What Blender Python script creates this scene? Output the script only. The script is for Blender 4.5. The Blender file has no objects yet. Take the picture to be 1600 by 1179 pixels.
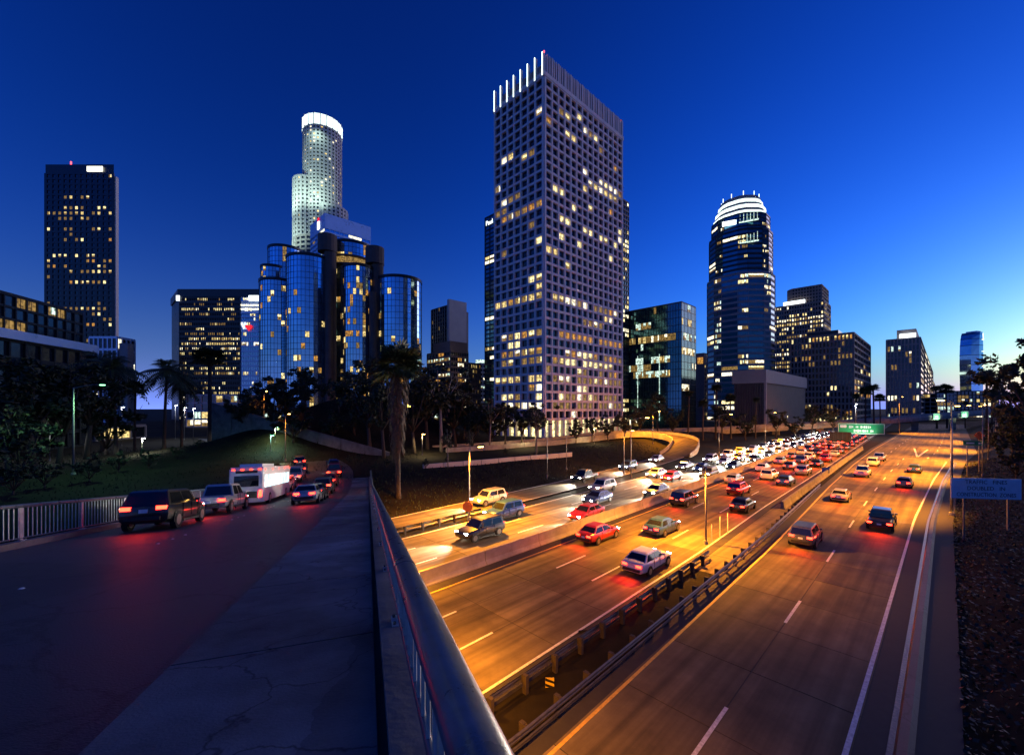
import bpy, math, random
from mathutils import Matrix, Vector, noise
R = math.radians
random.seed(7)
sc = bpy.context.scene
col = sc.collection

# ------------------------------------------------------------------ camera, sky, sun, exposure
H = 11.5                      # the eye stands 11.5 m above the freeway
F, CX, HY = 655.0, 800.0, 637.0
cam = bpy.data.cameras.new('camera')
cam.sensor_width = 36; cam.lens = F / 1600 * 36; cam.shift_y = (HY - 589.5) / 1600
cam.clip_start = 0.05; cam.clip_end = 8000
camo = bpy.data.objects.new('camera', cam); col.objects.link(camo)
camo.location = (0, 0, H); camo.rotation_euler = (R(90), 0, 0)
sc.camera = camo

SUN_AZ, SUN_EL = R(60), R(0.5)           # the sun has just gone down on the right
world = bpy.data.worlds.new('World'); sc.world = world; world.use_nodes = True
wn = world.node_tree; wn.nodes.clear()
sky = wn.nodes.new('ShaderNodeTexSky'); sky.sky_type = 'NISHITA'; sky.sun_disc = False
sky.sun_elevation = SUN_EL; sky.sun_rotation = SUN_AZ
sky.altitude = 100; sky.air_density = 1.0; sky.dust_density = 2.0; sky.ozone_density = 3.0
gm = wn.nodes.new('ShaderNodeGamma'); gm.inputs['Gamma'].default_value = 1.75
tint = wn.nodes.new('ShaderNodeVectorMath'); tint.operation = 'MULTIPLY'; tint.inputs[1].default_value = (1.0, 4.7, 10.4)
# even glow of the city air all round the horizon, fading with height
tc = wn.nodes.new('ShaderNodeTexCoord'); sx = wn.nodes.new('ShaderNodeSeparateXYZ')
ab = wn.nodes.new('ShaderNodeMath'); ab.operation = 'ABSOLUTE'
mu = wn.nodes.new('ShaderNodeMath'); mu.operation = 'MULTIPLY'; mu.inputs[1].default_value = -57.3 / 4.6
ex = wn.nodes.new('ShaderNodeMath'); ex.operation = 'EXPONENT'
gl = wn.nodes.new('ShaderNodeVectorMath'); gl.operation = 'SCALE'; gl.inputs[0].default_value = (2.5, 3.9, 12.3)
ad = wn.nodes.new('ShaderNodeVectorMath'); ad.operation = 'ADD'
bg = wn.nodes.new('ShaderNodeBackground'); bg.inputs['Strength'].default_value = 0.1
wo = wn.nodes.new('ShaderNodeOutputWorld')
for p_, q_ in ((sky.outputs[0], gm.inputs['Color']), (gm.outputs[0], tint.inputs[0]), (tc.outputs['Generated'], sx.inputs[0]), (sx.outputs['Z'], ab.inputs[0]),
               (ab.outputs[0], mu.inputs[0]), (mu.outputs[0], ex.inputs[0]), (ex.outputs[0], gl.inputs['Scale']), (tint.outputs[0], ad.inputs[0]),
               (gl.outputs[0], ad.inputs[1]), (ad.outputs[0], bg.inputs['Color']), (bg.outputs[0], wo.inputs['Surface'])): wn.links.new(p_, q_)

sl = bpy.data.lights.new('sun', 'SUN'); sl.energy = 0.5; sl.angle = R(35); sl.color = (1.0, 0.70, 0.66)
so = bpy.data.objects.new('sun', sl); col.objects.link(so)
so.rotation_euler = Vector((-math.sin(SUN_AZ) * math.cos(SUN_EL), -math.cos(SUN_AZ) * math.cos(SUN_EL), -math.sin(R(14)))).to_track_quat('-Z', 'Y').to_euler()
sc.view_settings.view_transform = 'Standard'; sc.view_settings.look = 'None'
sc.view_settings.exposure = 0.0; sc.view_settings.gamma = 1.0
sc.render.engine = 'CYCLES'
sc.cycles.use_denoising = True
sc.cycles.max_bounces = 5; sc.cycles.diffuse_bounces = 2; sc.cycles.glossy_bounces = 3
sc.cycles.transparent_max_bounces = 6; sc.cycles.sample_clamp_indirect = 4.0
sc.cycles.caustics_reflective = False; sc.cycles.caustics_refractive = False

# ------------------------------------------------------------------ helpers
def at(px, py, Y): return Vector(((px - CX) / F * Y, Y, H - (py - HY) / F * Y))
def onz(px, py, z=0.0):
    Y = (H - z) * F / (py - HY); return Vector(((px - CX) / F * Y, Y, z))
FD, FN = Vector((0.719, 0.695, 0)), Vector((0.695, -0.719, 0))    # freeway along / to its right
BD, BN = Vector((-0.325, 0.946, 0)), Vector((0.946, 0.325, 0))    # viaduct along / to its right
def fw(t, s, z=0.0): return FD * t + FN * s + Vector((0, 0, z))
def lerp(pts, t):
    if t <= pts[0][0]: return pts[0][1]
    for (a, x), (b, y) in zip(pts, pts[1:]):
        if t <= b: return x + (y - x) * (t - a) / (b - a)
    return pts[-1][1]
def sm(a, b, x):
    k = min(1, max(0, (x - a) / (b - a))); return k * k * (3 - 2 * k)

class MB:
    def __init__(s): s.v, s.f, s.m = [], [], []
    def face(s, pts, mi=0):
        i = len(s.v); s.v += [tuple(p) for p in pts]; s.f.append(tuple(range(i, i + len(pts)))); s.m.append(mi)
    def box(s, c, d, mi=0, M=None, ux=None):
        c = Vector(c); hx, hy, hz = d[0] / 2, d[1] / 2, d[2] / 2
        if ux is not None:
            ux = Vector(ux).normalized(); uy = Vector((0, 0, 1)).cross(ux).normalized(); uz = ux.cross(uy)
        else: ux, uy, uz = Vector((1, 0, 0)), Vector((0, 1, 0)), Vector((0, 0, 1))
        i = len(s.v)
        for a in (-1, 1):
            for b in (-1, 1):
                for e in (-1, 1):
                    p = c + ux * (a * hx) + uy * (b * hy) + uz * (e * hz)
                    s.v.append(tuple(M @ p if M else p))
        for q in ((0, 1, 3, 2), (4, 6, 7, 5), (0, 4, 5, 1), (2, 3, 7, 6), (0, 2, 6, 4), (1, 5, 7, 3)):
            s.f.append(tuple(i + k for k in q)); s.m.append(mi)
    def tube(s, pts, rad, n=8, mi=0, cap=True):
        pts = [Vector(p) for p in pts]; rads = rad if isinstance(rad, (list, tuple)) else [rad] * len(pts)
        i0 = len(s.v); prev = None
        for k, p in enumerate(pts):
            d = (pts[min(k + 1, len(pts) - 1)] - pts[max(k - 1, 0)]).normalized()
            if prev is None: prev = Vector((1, 0, 0)) if abs(d.z) > 0.9 else Vector((0, 0, 1)).cross(d)
            x = (prev - d * prev.dot(d)).normalized(); y = d.cross(x); prev = x
            for j in range(n):
                a = 2 * math.pi * j / n; s.v.append(tuple(p + (x * math.cos(a) + y * math.sin(a)) * rads[k]))
        for k in range(len(pts) - 1):
            for j in range(n):
                a, b = i0 + k * n + j, i0 + k * n + (j + 1) % n
                s.f.append((a, b, b + n, a + n)); s.m.append(mi)
        if cap:
            s.f.append(tuple(i0 + j for j in reversed(range(n)))); s.m.append(mi)
            e = i0 + (len(pts) - 1) * n; s.f.append(tuple(e + j for j in range(n))); s.m.append(mi)
    def prism(s, poly, z0, z1, mi=0, top=None):
        n = len(poly); i = len(s.v); top = top or poly
        s.v += [(p[0], p[1], z0) for p in poly] + [(p[0], p[1], z1) for p in top]
        for k in range(n): s.f.append((i + k, i + (k + 1) % n, i + n + (k + 1) % n, i + n + k)); s.m.append(mi)
        s.f.append(tuple(i + n + k for k in range(n))); s.m.append(mi)
        s.f.append(tuple(i + k for k in reversed(range(n)))); s.m.append(mi)
    def mesh(s, name, mats, smooth=False):
        me = bpy.data.meshes.new(name); me.from_pydata(s.v, [], s.f)
        for m in (mats if isinstance(mats, (list, tuple)) else [mats]): me.materials.append(m)
        if len(me.materials) > 1: me.polygons.foreach_set('material_index', s.m)
        if smooth: me.polygons.foreach_set('use_smooth', [True] * len(s.f))
        me.update(); return me
    def build(s, name, mats, parent=None, smooth=False):
        return link(name, s.mesh(name, mats, smooth), parent)
def link(name, data, parent=None, M=None):
    o = bpy.data.objects.new(name, data); col.objects.link(o)
    if parent: o.parent = parent
    if M is not None: o.matrix_local = M
    return o
def tag(o, label=None, cat=None, group=None, kind=None):
    if label: o['label'] = label
    if cat: o['category'] = cat
    if group: o['group'] = group
    if kind: o['kind'] = kind
    return o
def thing(name, label, cat, loc=(0, 0, 0), rz=0, group=None):
    o = bpy.data.objects.new(name, None); o.empty_display_size = 0.3; col.objects.link(o)
    o.location = loc; o.rotation_euler = (0, 0, rz); return tag(o, label, cat, group)
def copy_tree(o, parent=None):
    c = o.copy(); col.objects.link(c); c.parent = parent
    for ch in list(o.children):
        if ch.type != 'LIGHT': copy_tree(ch, c)
    return c
ORD = ['first', 'second', 'third', 'fourth', 'fifth', 'sixth', 'seventh', 'eighth', 'ninth', 'tenth', 'eleventh', 'twelfth', 'thirteenth', 'fourteenth', 'fifteenth', 'sixteenth', 'seventeenth', 'eighteenth', 'nineteenth', 'twentieth']

# ------------------------------------------------------------------ materials
def mat(name, c, rough=0.6, metal=0.0, var=0.0, scale=1.0, bump=0.0, spec=0.5, fine=0.0, coat=0.0):
    m = bpy.data.materials.new(name); m.use_nodes = True; nt = m.node_tree; b = nt.nodes['Principled BSDF']
    b.inputs['Base Color'].default_value = (*c, 1); b.inputs['Roughness'].default_value = rough
    b.inputs['Metallic'].default_value = metal; b.inputs['Specular IOR Level'].default_value = spec
    if coat: b.inputs['Coat Weight'].default_value = coat; b.inputs['Coat Roughness'].default_value = 0.08
    if var or bump:
        g = nt.nodes.new('ShaderNodeNewGeometry'); n = nt.nodes.new('ShaderNodeTexNoise')
        n.inputs['Scale'].default_value = scale; n.inputs['Detail'].default_value = 7; n.inputs['Roughness'].default_value = 0.65
        nt.links.new(g.outputs['Position'], n.inputs['Vector'])
        if var:
            r = nt.nodes.new('ShaderNodeValToRGB'); e = r.color_ramp.elements
            e[0].position, e[1].position = 0.3, 0.72
            e[0].color = (*[x * (1 - var) for x in c], 1); e[1].color = (*[min(1, x * (1 + var)) for x in c], 1)
            nt.links.new(n.outputs['Fac'], r.inputs['Fac']); nt.links.new(r.outputs['Color'], b.inputs['Base Color'])
            rr = nt.nodes.new('ShaderNodeMapRange'); rr.inputs['To Min'].default_value = max(0.02, rough - 0.12); rr.inputs['To Max'].default_value = min(1, rough + 0.12)
            nt.links.new(n.outputs['Fac'], rr.inputs['Value']); nt.links.new(rr.outputs[0], b.inputs['Roughness'])
        if bump:
            n2 = nt.nodes.new('ShaderNodeTexNoise'); n2.inputs['Scale'].default_value = fine or scale * 20; n2.inputs['Detail'].default_value = 3
            nt.links.new(g.outputs['Position'], n2.inputs['Vector'])
            bp = nt.nodes.new('ShaderNodeBump'); bp.inputs['Strength'].default_value = bump; bp.inputs['Distance'].default_value = 0.02
            nt.links.new(n2.outputs['Fac'], bp.inputs['Height']); nt.links.new(bp.outputs[0], b.inputs['Normal'])
    return m
def glow(name, c, s, vary=0.0, scale=1.0, sample=False):
    m = bpy.data.materials.new(name); m.use_nodes = True; nt = m.node_tree; b = nt.nodes['Principled BSDF']
    b.inputs['Base Color'].default_value = (0.02, 0.02, 0.02, 1)
    b.inputs['Emission Color'].default_value = (*c, 1); b.inputs['Emission Strength'].default_value = s
    if vary:      # blinds, desks and ceiling lamps behind the glass
        g = nt.nodes.new('ShaderNodeNewGeometry'); n = nt.nodes.new('ShaderNodeTexNoise')
        n.inputs['Scale'].default_value = scale; n.inputs['Detail'].default_value = 3
        r = nt.nodes.new('ShaderNodeMapRange'); r.inputs['From Min'].default_value = 0.32; r.inputs['From Max'].default_value = 0.66
        r.inputs['To Min'].default_value = s * (1 - vary); r.inputs['To Max'].default_value = s * (1 + vary * 0.8)
        nt.links.new(g.outputs['Position'], n.inputs['Vector']); nt.links.new(n.outputs['Fac'], r.inputs['Value'])
        nt.links.new(r.outputs[0], b.inputs['Emission Strength'])
    m.cycles.emission_sampling = 'AUTO' if sample else 'NONE'
    return m
def streaks(m, amt=0.45):
    """tyre tracks and oil streaks that run along the lanes"""
    nt = m.node_tree; b = nt.nodes['Principled BSDF']; src = b.inputs['Base Color'].links[0].from_socket
    g = nt.nodes.new('ShaderNodeNewGeometry'); mp = nt.nodes.new('ShaderNodeVectorRotate'); mp.rotation_type = 'Z_AXIS'; mp.inputs['Angle'].default_value = -0.768
    sc_ = nt.nodes.new('ShaderNodeVectorMath'); sc_.operation = 'MULTIPLY'; sc_.inputs[1].default_value = (0.045, 1.5, 1.0)
    n = nt.nodes.new('ShaderNodeTexNoise'); n.inputs['Scale'].default_value = 1.0; n.inputs['Detail'].default_value = 5
    r = nt.nodes.new('ShaderNodeMapRange'); r.inputs['From Min'].default_value = 0.36; r.inputs['From Max'].default_value = 0.62; r.inputs['To Min'].default_value = 1 - amt; r.inputs['To Max'].default_value = 1.12
    mx = nt.nodes.new('ShaderNodeVectorMath'); mx.operation = 'SCALE'
    for p_, q_ in ((g.outputs['Position'], mp.inputs['Vector']), (mp.outputs[0], sc_.inputs[0]), (sc_.outputs[0], n.inputs['Vector']), (n.outputs['Fac'], r.inputs['Value']), (src, mx.inputs[0]), (r.outputs[0], mx.inputs['Scale']), (mx.outputs[0], b.inputs['Base Color'])): nt.links.new(p_, q_)
def cracks(m, scale=0.5, amt=0.6, width=0.012):
    """wandering cracks sealed with tar, and patched areas"""
    nt = m.node_tree; b = nt.nodes['Principled BSDF']; src = b.inputs['Base Color'].links[0].from_socket
    g = nt.nodes.new('ShaderNodeNewGeometry'); w = nt.nodes.new('ShaderNodeTexNoise'); w.inputs['Scale'].default_value = 1.6; w.inputs['Detail'].default_value = 4
    ad_ = nt.nodes.new('ShaderNodeVectorMath'); ad_.operation = 'ADD'; v = nt.nodes.new('ShaderNodeTexVoronoi'); v.feature = 'DISTANCE_TO_EDGE'; v.inputs['Scale'].default_value = scale
    r = nt.nodes.new('ShaderNodeMapRange'); r.inputs['From Max'].default_value = width; r.inputs['To Min'].default_value = 1 - amt; r.inputs['To Max'].default_value = 1.0
    v2 = nt.nodes.new('ShaderNodeTexVoronoi'); v2.inputs['Scale'].default_value = 0.16; sp = nt.nodes.new('ShaderNodeSeparateColor')
    r2 = nt.nodes.new('ShaderNodeMapRange'); r2.inputs['To Min'].default_value = 0.55; r2.inputs['To Max'].default_value = 1.5
    mu_ = nt.nodes.new('ShaderNodeMath'); mu_.operation = 'MULTIPLY'; mx = nt.nodes.new('ShaderNodeVectorMath'); mx.operation = 'SCALE'
    for p_, q_ in ((g.outputs['Position'], w.inputs['Vector']), (g.outputs['Position'], ad_.inputs[0]), (w.outputs['Color'], ad_.inputs[1]), (ad_.outputs[0], v.inputs['Vector']), (ad_.outputs[0], v2.inputs['Vector']), (v2.outputs['Color'], sp.inputs[0]), (sp.outputs[0], r2.inputs['Value']),
                   (v.outputs['Distance'], r.inputs['Value']), (r.outputs[0], mu_.inputs[0]), (r2.outputs[0], mu_.inputs[1]), (src, mx.inputs[0]), (mu_.outputs[0], mx.inputs['Scale']), (mx.outputs[0], b.inputs['Base Color'])): nt.links.new(p_, q_)
M = {}
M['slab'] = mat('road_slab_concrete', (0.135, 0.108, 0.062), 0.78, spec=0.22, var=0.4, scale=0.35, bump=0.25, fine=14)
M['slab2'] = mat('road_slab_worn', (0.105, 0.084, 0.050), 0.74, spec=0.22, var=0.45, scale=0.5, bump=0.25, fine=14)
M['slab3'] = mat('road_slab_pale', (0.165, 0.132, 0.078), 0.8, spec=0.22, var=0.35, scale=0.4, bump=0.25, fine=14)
M['joint'] = mat('road_joint', (0.035, 0.032, 0.03), 0.85, var=0.3, scale=2)
M['asphalt'] = mat('asphalt', (0.034, 0.036, 0.040), 0.55, var=0.45, scale=0.6, bump=0.5, fine=45)
M['walk'] = mat('pavement_concrete', (0.10, 0.112, 0.112), 0.74, var=0.75, scale=0.55, bump=0.35, fine=40)
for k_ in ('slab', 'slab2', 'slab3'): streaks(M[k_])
cracks(M['asphalt'], 0.42, 0.75, 0.022); cracks(M['walk'], 0.55, 0.7, 0.012)
M['conc'] = mat('concrete', (0.30, 0.28, 0.25), 0.8, var=0.35, scale=0.6, bump=0.3, fine=12)
M['dconc'] = mat('stained_concrete', (0.16, 0.15, 0.14), 0.85, var=0.45, scale=0.8, bump=0.3, fine=12)
M['paint'] = mat('road_paint_white', (0.62, 0.62, 0.6), 0.6, var=0.35, scale=6)
M['ypaint'] = mat('road_paint_yellow', (0.6, 0.4, 0.06), 0.6, var=0.35, scale=6)
M['rail'] = mat('painted_rail_metal', (0.10, 0.13, 0.17), 0.3, 0.35, var=0.35, scale=5, bump=0.03, fine=60)
M['railpost'] = mat('painted_rail_post', (0.42, 0.48, 0.46), 0.45, 0.2, var=0.3, scale=5)
M['galv'] = mat('galvanised_steel', (0.09, 0.09, 0.095), 0.5, 0.6, var=0.3, scale=3)
M['dark'] = mat('dark_metal', (0.03, 0.03, 0.032), 0.5, 0.4)
M['pole'] = mat('pole_metal', (0.28, 0.27, 0.25), 0.45, 0.5, var=0.2, scale=3)
M['wood'] = mat('timber_post', (0.045, 0.035, 0.025), 0.85, var=0.4, scale=8)
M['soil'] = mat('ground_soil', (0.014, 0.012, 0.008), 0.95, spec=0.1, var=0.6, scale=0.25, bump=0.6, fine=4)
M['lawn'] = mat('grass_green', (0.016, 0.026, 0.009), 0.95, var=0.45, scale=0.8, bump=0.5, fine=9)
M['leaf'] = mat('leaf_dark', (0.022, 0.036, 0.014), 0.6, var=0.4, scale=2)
M['leaf2'] = mat('leaf_olive', (0.036, 0.044, 0.018), 0.6, var=0.4, scale=2)
M['frond'] = mat('palm_frond', (0.045, 0.066, 0.026), 0.5, var=0.3, scale=3)
M['deadfrond'] = mat('dead_palm_frond', (0.075, 0.052, 0.034), 0.85, var=0.4, scale=5)
M['bark'] = mat('bark', (0.06, 0.045, 0.033), 0.9, var=0.4, scale=6, bump=0.6, fine=20)
M['palebark'] = mat('pale_bark', (0.26, 0.23, 0.19), 0.85, var=0.35, scale=5, bump=0.5, fine=20)
M['white'] = mat('white_panel', (0.82, 0.82, 0.82), 0.5, var=0.08, scale=2)
M['black'] = mat('black_paint', (0.012, 0.012, 0.014), 0.5)
M['signgreen'] = mat('sign_green', (0.01, 0.22, 0.09), 0.45)
M['orange'] = mat('sign_orange', (0.75, 0.16, 0.03), 0.5)
M['yellow'] = mat('sign_yellow', (0.7, 0.5, 0.04), 0.5)
M['blue'] = mat('sign_blue', (0.03, 0.10, 0.45), 0.5)
# buildings
M['unionwall'] = mat('lavender_grey_stone', (0.74, 0.67, 0.63), 0.7, var=0.1, scale=0.3)
M['darkglass'] = mat('dark_window_glass', (0.012, 0.016, 0.022), 0.06, spec=0.7)
M['blackwall'] = mat('black_granite', (0.016, 0.016, 0.02), 0.3, var=0.3, scale=0.2)
M['blueglass'] = mat('blue_mirror_glass', (0.42, 0.66, 0.82), 0.06, 0.92, var=0.12, scale=0.25)
M['tealglass'] = mat('teal_mirror_glass', (0.06, 0.17, 0.22), 0.08, 0.85, var=0.25, scale=0.12)
M['greyglass'] = mat('smoked_glass', (0.05, 0.06, 0.075), 0.1, 0.6, var=0.2, scale=0.2)
M['mullion'] = mat('dark_mullion', (0.02, 0.025, 0.03), 0.4, 0.5)
M['brown'] = mat('brown_concrete', (0.10, 0.08, 0.07), 0.75, var=0.25, scale=0.3)
M['palestone'] = mat('pale_stone', (0.58, 0.53, 0.48), 0.65, var=0.1, scale=0.2)
M['greystone'] = mat('grey_stone', (0.34, 0.29, 0.26), 0.7, var=0.12, scale=0.2)
M['tan'] = mat('tan_stone', (0.30, 0.22, 0.17), 0.7, var=0.15, scale=0.2)
M['bluepanel'] = mat('blue_white_panel', (0.62, 0.74, 0.92), 0.3, 0.25, var=0.08, scale=0.2)
M['roof'] = mat('roof_gravel', (0.08, 0.08, 0.085), 0.9, var=0.3, scale=0.5)
LIT = [glow('lit_window_warm', (1.0, 0.74, 0.27), 1.0, 0.85, 1.3), glow('lit_window_yellow', (1.0, 0.83, 0.38), 1.5, 0.85, 1.3),
       glow('lit_window_cream', (1.0, 0.90, 0.62), 1.9, 0.85, 1.3), glow('lit_window_dim', (1.0, 0.60, 0.16), 0.28, 0.85, 1.3),
       glow('lit_window_amber', (1.0, 0.46, 0.08), 0.6, 0.85, 1.3), glow('lit_window_cool', (0.75, 1.0, 0.85), 1.1, 0.85, 1.3)]
M['neon'] = glow('cool_white_neon', (0.78, 1.0, 0.93), 3.2)
M['crown'] = glow('lit_crown_glass', (0.80, 1.0, 0.96), 2.2, 0.25, 0.15)
M['signlit'] = glow('lit_sign_white', (0.85, 0.95, 1.0), 3.0)
M['signred'] = glow('lit_sign_red', (1.0, 0.02, 0.03), 1.2)
M['signwarm'] = glow('lit_sign_cream', (1.0, 0.97, 0.80), 3.0)
M['beacon'] = glow('red_beacon', (1.0, 0.08, 0.1), 4.0)
M['head'] = glow('headlight_glass', (1.0, 0.93, 0.78), 90.0)
M['tail'] = glow('taillight_red', (1.0, 0.02, 0.008), 22.0)
M['marker'] = glow('marker_lamp_red', (1.0, 0.04, 0.01), 10.0)
M['sodium'] = glow('sodium_lamp_glass', (1.0, 0.55, 0.12), 25.0)
M['lampwhite'] = glow('white_lamp_glass', (0.9, 0.97, 1.0), 25.0)
M['lampgreen'] = glow('green_lamp_glass', (0.25, 1.0, 0.45), 12.0)
M['businside'] = glow('bus_window_light', (0.62, 0.95, 1.0), 1.6, 0.4, 1.2)
M['tyre'] = mat('tyre_rubber', (0.012, 0.012, 0.012), 0.85)
M['rim'] = mat('wheel_rim', (0.35, 0.35, 0.36), 0.3, 0.9)
M['carglass'] = mat('car_glass', (0.01, 0.012, 0.014), 0.04, spec=0.8)
M['plastic'] = mat('black_plastic', (0.02, 0.02, 0.02), 0.6)
CARS = {'silver': (0.42, 0.43, 0.45), 'white': (0.72, 0.72, 0.71), 'black': (0.012, 0.012, 0.014), 'grey': (0.12, 0.125, 0.13),
        'red': (0.30, 0.012, 0.015), 'blue': (0.02, 0.06, 0.22)}
CM = {k: mat('car_paint_' + k, c, 0.3, 0.35 if k in ('silver', 'grey', 'blue') else 0.0, coat=0.8) for k, c in CARS.items()}

# ------------------------------------------------------------------ viaduct profile and terrain
def deck(t): return 9.55 - 0.151 * t if t < 40 else 9.55 - 0.151 * 40 - 0.151 * (min(t, 60) - 40) * (1 - (min(t, 60) - 40) / 40)
PATH = []                                       # viaduct centre path: (point, right vector, z)
p = BD * -14.0; hd = math.atan2(BD.y, BD.x); t = -14.0
while t < 190:
    d = Vector((math.cos(hd), math.sin(hd), 0)); PATH.append((t, p.copy(), Vector((d.y, -d.x, 0)), deck(t)))
    st = 2.0
    if 58 < t < 96: hd += R(28) * st / 38
    p = p + d * st; t += st
def via(t, s, dz=0.0):
    k = (t + 14) / 2.0; i = max(0, min(len(PATH) - 2, int(math.floor(k)))); u = k - i
    a, b = PATH[i], PATH[i + 1]; q = a[1].lerp(b[1], u) + a[2].lerp(b[2], u) * s
    return Vector((q.x, q.y, deck(t) + dz))
def via_frame(t, s, dz=0.0):
    o = via(t, s, dz); x = (via(t + 0.5, s, dz) - via(t - 0.5, s, dz)).normalized(); y = Vector((0, 0, 1)).cross(x).normalized(); z = x.cross(y)
    return Matrix(((x.x, y.x, z.x, o.x), (x.y, y.y, z.y, o.y), (x.z, y.z, z.z, o.z), (0, 0, 0, 1)))

MED = [(-60, -22.6), (15, -23.2), (47, -24.0), (65, -24.8), (110, -26.5), (200, -30), (420, -38)]
MR = [(-60, -11.9), (10, -12.2), (35, -12.9), (55, -13.9), (110, -15.6), (200, -19), (420, -27)]
RCL = [(-60, -9.0), (10, -9.3), (40, -10.2), (76, -12.0), (110, -13.2), (155, -14.0), (420, -14)]
RCR = [(-60, -2.3), (60, -2.1), (95, -1.2), (131, 0.4), (160, 3.0), (420, 6)]
ML = [(-60, -32.6), (20, -33.4), (65, -35.2), (110, -37), (200, -40.5), (420, -48.5)]
COLL = [(-60, -39.6), (20, -40.2), (50, -42.0), (75, -44.6), (95, -47.5), (112, -51), (130, -56)]
COLR = [(-60, -34.4), (20, -35.0), (50, -36.8), (75, -39.2), (95, -42), (112, -45.4), (130, -50)]
PLAT = 1.9
def terr(x, y):
    v = Vector((x, y, 0)); s, t = v.dot(FN), v.dot(FD)
    z = -0.12
    l = lerp(COLL, t) if t < 130 else -56
    if s < l: z = max(z, -0.12 + (PLAT + 0.12) * sm(l - 1.0, l - 13, s) if True else z)
    rr = lerp(RCR, t) + 2.8
    if s > rr:
        z = -0.12 + 7.5 * sm(rr, rr + 26, s) + 0.9 * sm(rr, rr + 3, s)
        z += 0.25 * noise.noise(Vector((x * 0.3, y * 0.3, 0)))
    # hill behind the foot of the viaduct
    q = Vector((x + 38, y - 106, 0)); u, w = q.dot(Vector((0.80, 0.6, 0))), q.dot(Vector((-0.6, 0.80, 0)))
    z += 12.5 * math.exp(-(u / 25) ** 2 - (w / 13) ** 2)
    if s < l - 6: z += 0.3 * noise.noise(Vector((x * 0.08, y * 0.08, 3)))
    return z
def ground_grid(x0, x1, y0, y1, st):
    mb = MB(); nx, ny = int((x1 - x0) / st), int((y1 - y0) / st)
    for j in range(ny + 1):
        for i in range(nx + 1):
            x, y = x0 + i * st, y0 + j * st
            e = min(x - x0, x1 - x, y - y0, y1 - y)
            z = terr(x, y)
            z = z if e > 10 else z * e / 10 + (-0.35) * (1 - e / 10)
            mb.v.append((x, y, z))
    for j in range(ny):
        for i in range(nx):
            a = j * (nx + 1) + i; mb.f.append((a, a + 1, a + nx + 2, a + nx + 1)); mb.m.append(0)
    return mb
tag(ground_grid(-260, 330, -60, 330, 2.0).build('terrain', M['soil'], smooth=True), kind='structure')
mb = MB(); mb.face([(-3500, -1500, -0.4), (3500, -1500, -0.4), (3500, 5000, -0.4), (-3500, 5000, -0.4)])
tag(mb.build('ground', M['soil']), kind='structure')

# ------------------------------------------------------------------ freeway
def ribbon(L, Rr, t0, t1, z, st=5.0, fn=fw):
    mb = MB(); t = t0; rows = []
    while t <= t1 + 1e-6:
        rows.append((fn(t, lerp(L, t), z), fn(t, lerp(Rr, t), z))); t += st
    for a, b in zip(rows, rows[1:]): mb.face([a[0], a[1], b[1], b[0]])
    return mb
def off(c, d): return [(a, b + d) for a, b in c]
rc = tag(ribbon(off(RCL, -0.7), off(RCR, 2.6), -60, 420, 0.0).build('connector_road', M['joint']), kind='structure')
mr = tag(ribbon(MED, MR, -60, 420, 0.001).build('freeway_road', M['joint']), kind='structure')
ml = tag(ribbon(ML, off(MED, -0.6), -60, 420, 0.001).build('oncoming_freeway_road', M['joint']), kind='structure')
cl = tag(ribbon(COLL, COLR, -60, 100, 0.001).build('exit_road', M['joint']), kind='structure')
def slabs(parent, Lc, Rc, n, t0, t1, ln, keep):
    """concrete slabs, each its own piece; farther than the limit they go into one piece of stuff"""
    far = MB(); t = t0; rnd = random.Random(n * 7 + int(t1)); cnt = 0
    while t < t1:
        for k in range(n):
            e = 0.02; o = rnd.uniform(-0.1, 0.1)
            a0, a1 = lerp(Lc, t), lerp(Rc, t); b0, b1 = lerp(Lc, t + ln), lerp(Rc, t + ln)
            q = [(t + e, a0 + (a1 - a0) * k / n + e), (t + e, a0 + (a1 - a0) * (k + 1) / n - e), (t + ln - e, b0 + (b1 - b0) * (k + 1) / n - e), (t + ln - e, b0 + (b1 - b0) * k / n + e)]
            zt = 0.012 + rnd.uniform(-0.004, 0.004); mi = rnd.choice((0, 0, 0, 1, 2))
            top = [fw(x, y, zt) for x, y in q]; bot = [fw(x, y, 0.003) for x, y in q]
            m = far if cnt >= keep or t > 120 or t < -4 else MB()
            m.face(top, mi)
            for i in range(4): m.face([bot[i], bot[(i + 1) % 4], top[(i + 1) % 4], top[i]], mi)
            if m is not far: m.build('slab', [M['slab'], M['slab2'], M['slab3']], parent); cnt += 1
        t += ln
    if far.f: tag(far.build('far_slabs', [M['slab'], M['slab2'], M['slab3']], parent), kind='stuff')
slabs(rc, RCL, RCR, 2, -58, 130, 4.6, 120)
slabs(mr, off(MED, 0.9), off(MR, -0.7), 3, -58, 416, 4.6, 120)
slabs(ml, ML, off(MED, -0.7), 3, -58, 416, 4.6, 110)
slabs(cl, COLL, COLR, 1, -58, 96, 4.6, 40)
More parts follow.
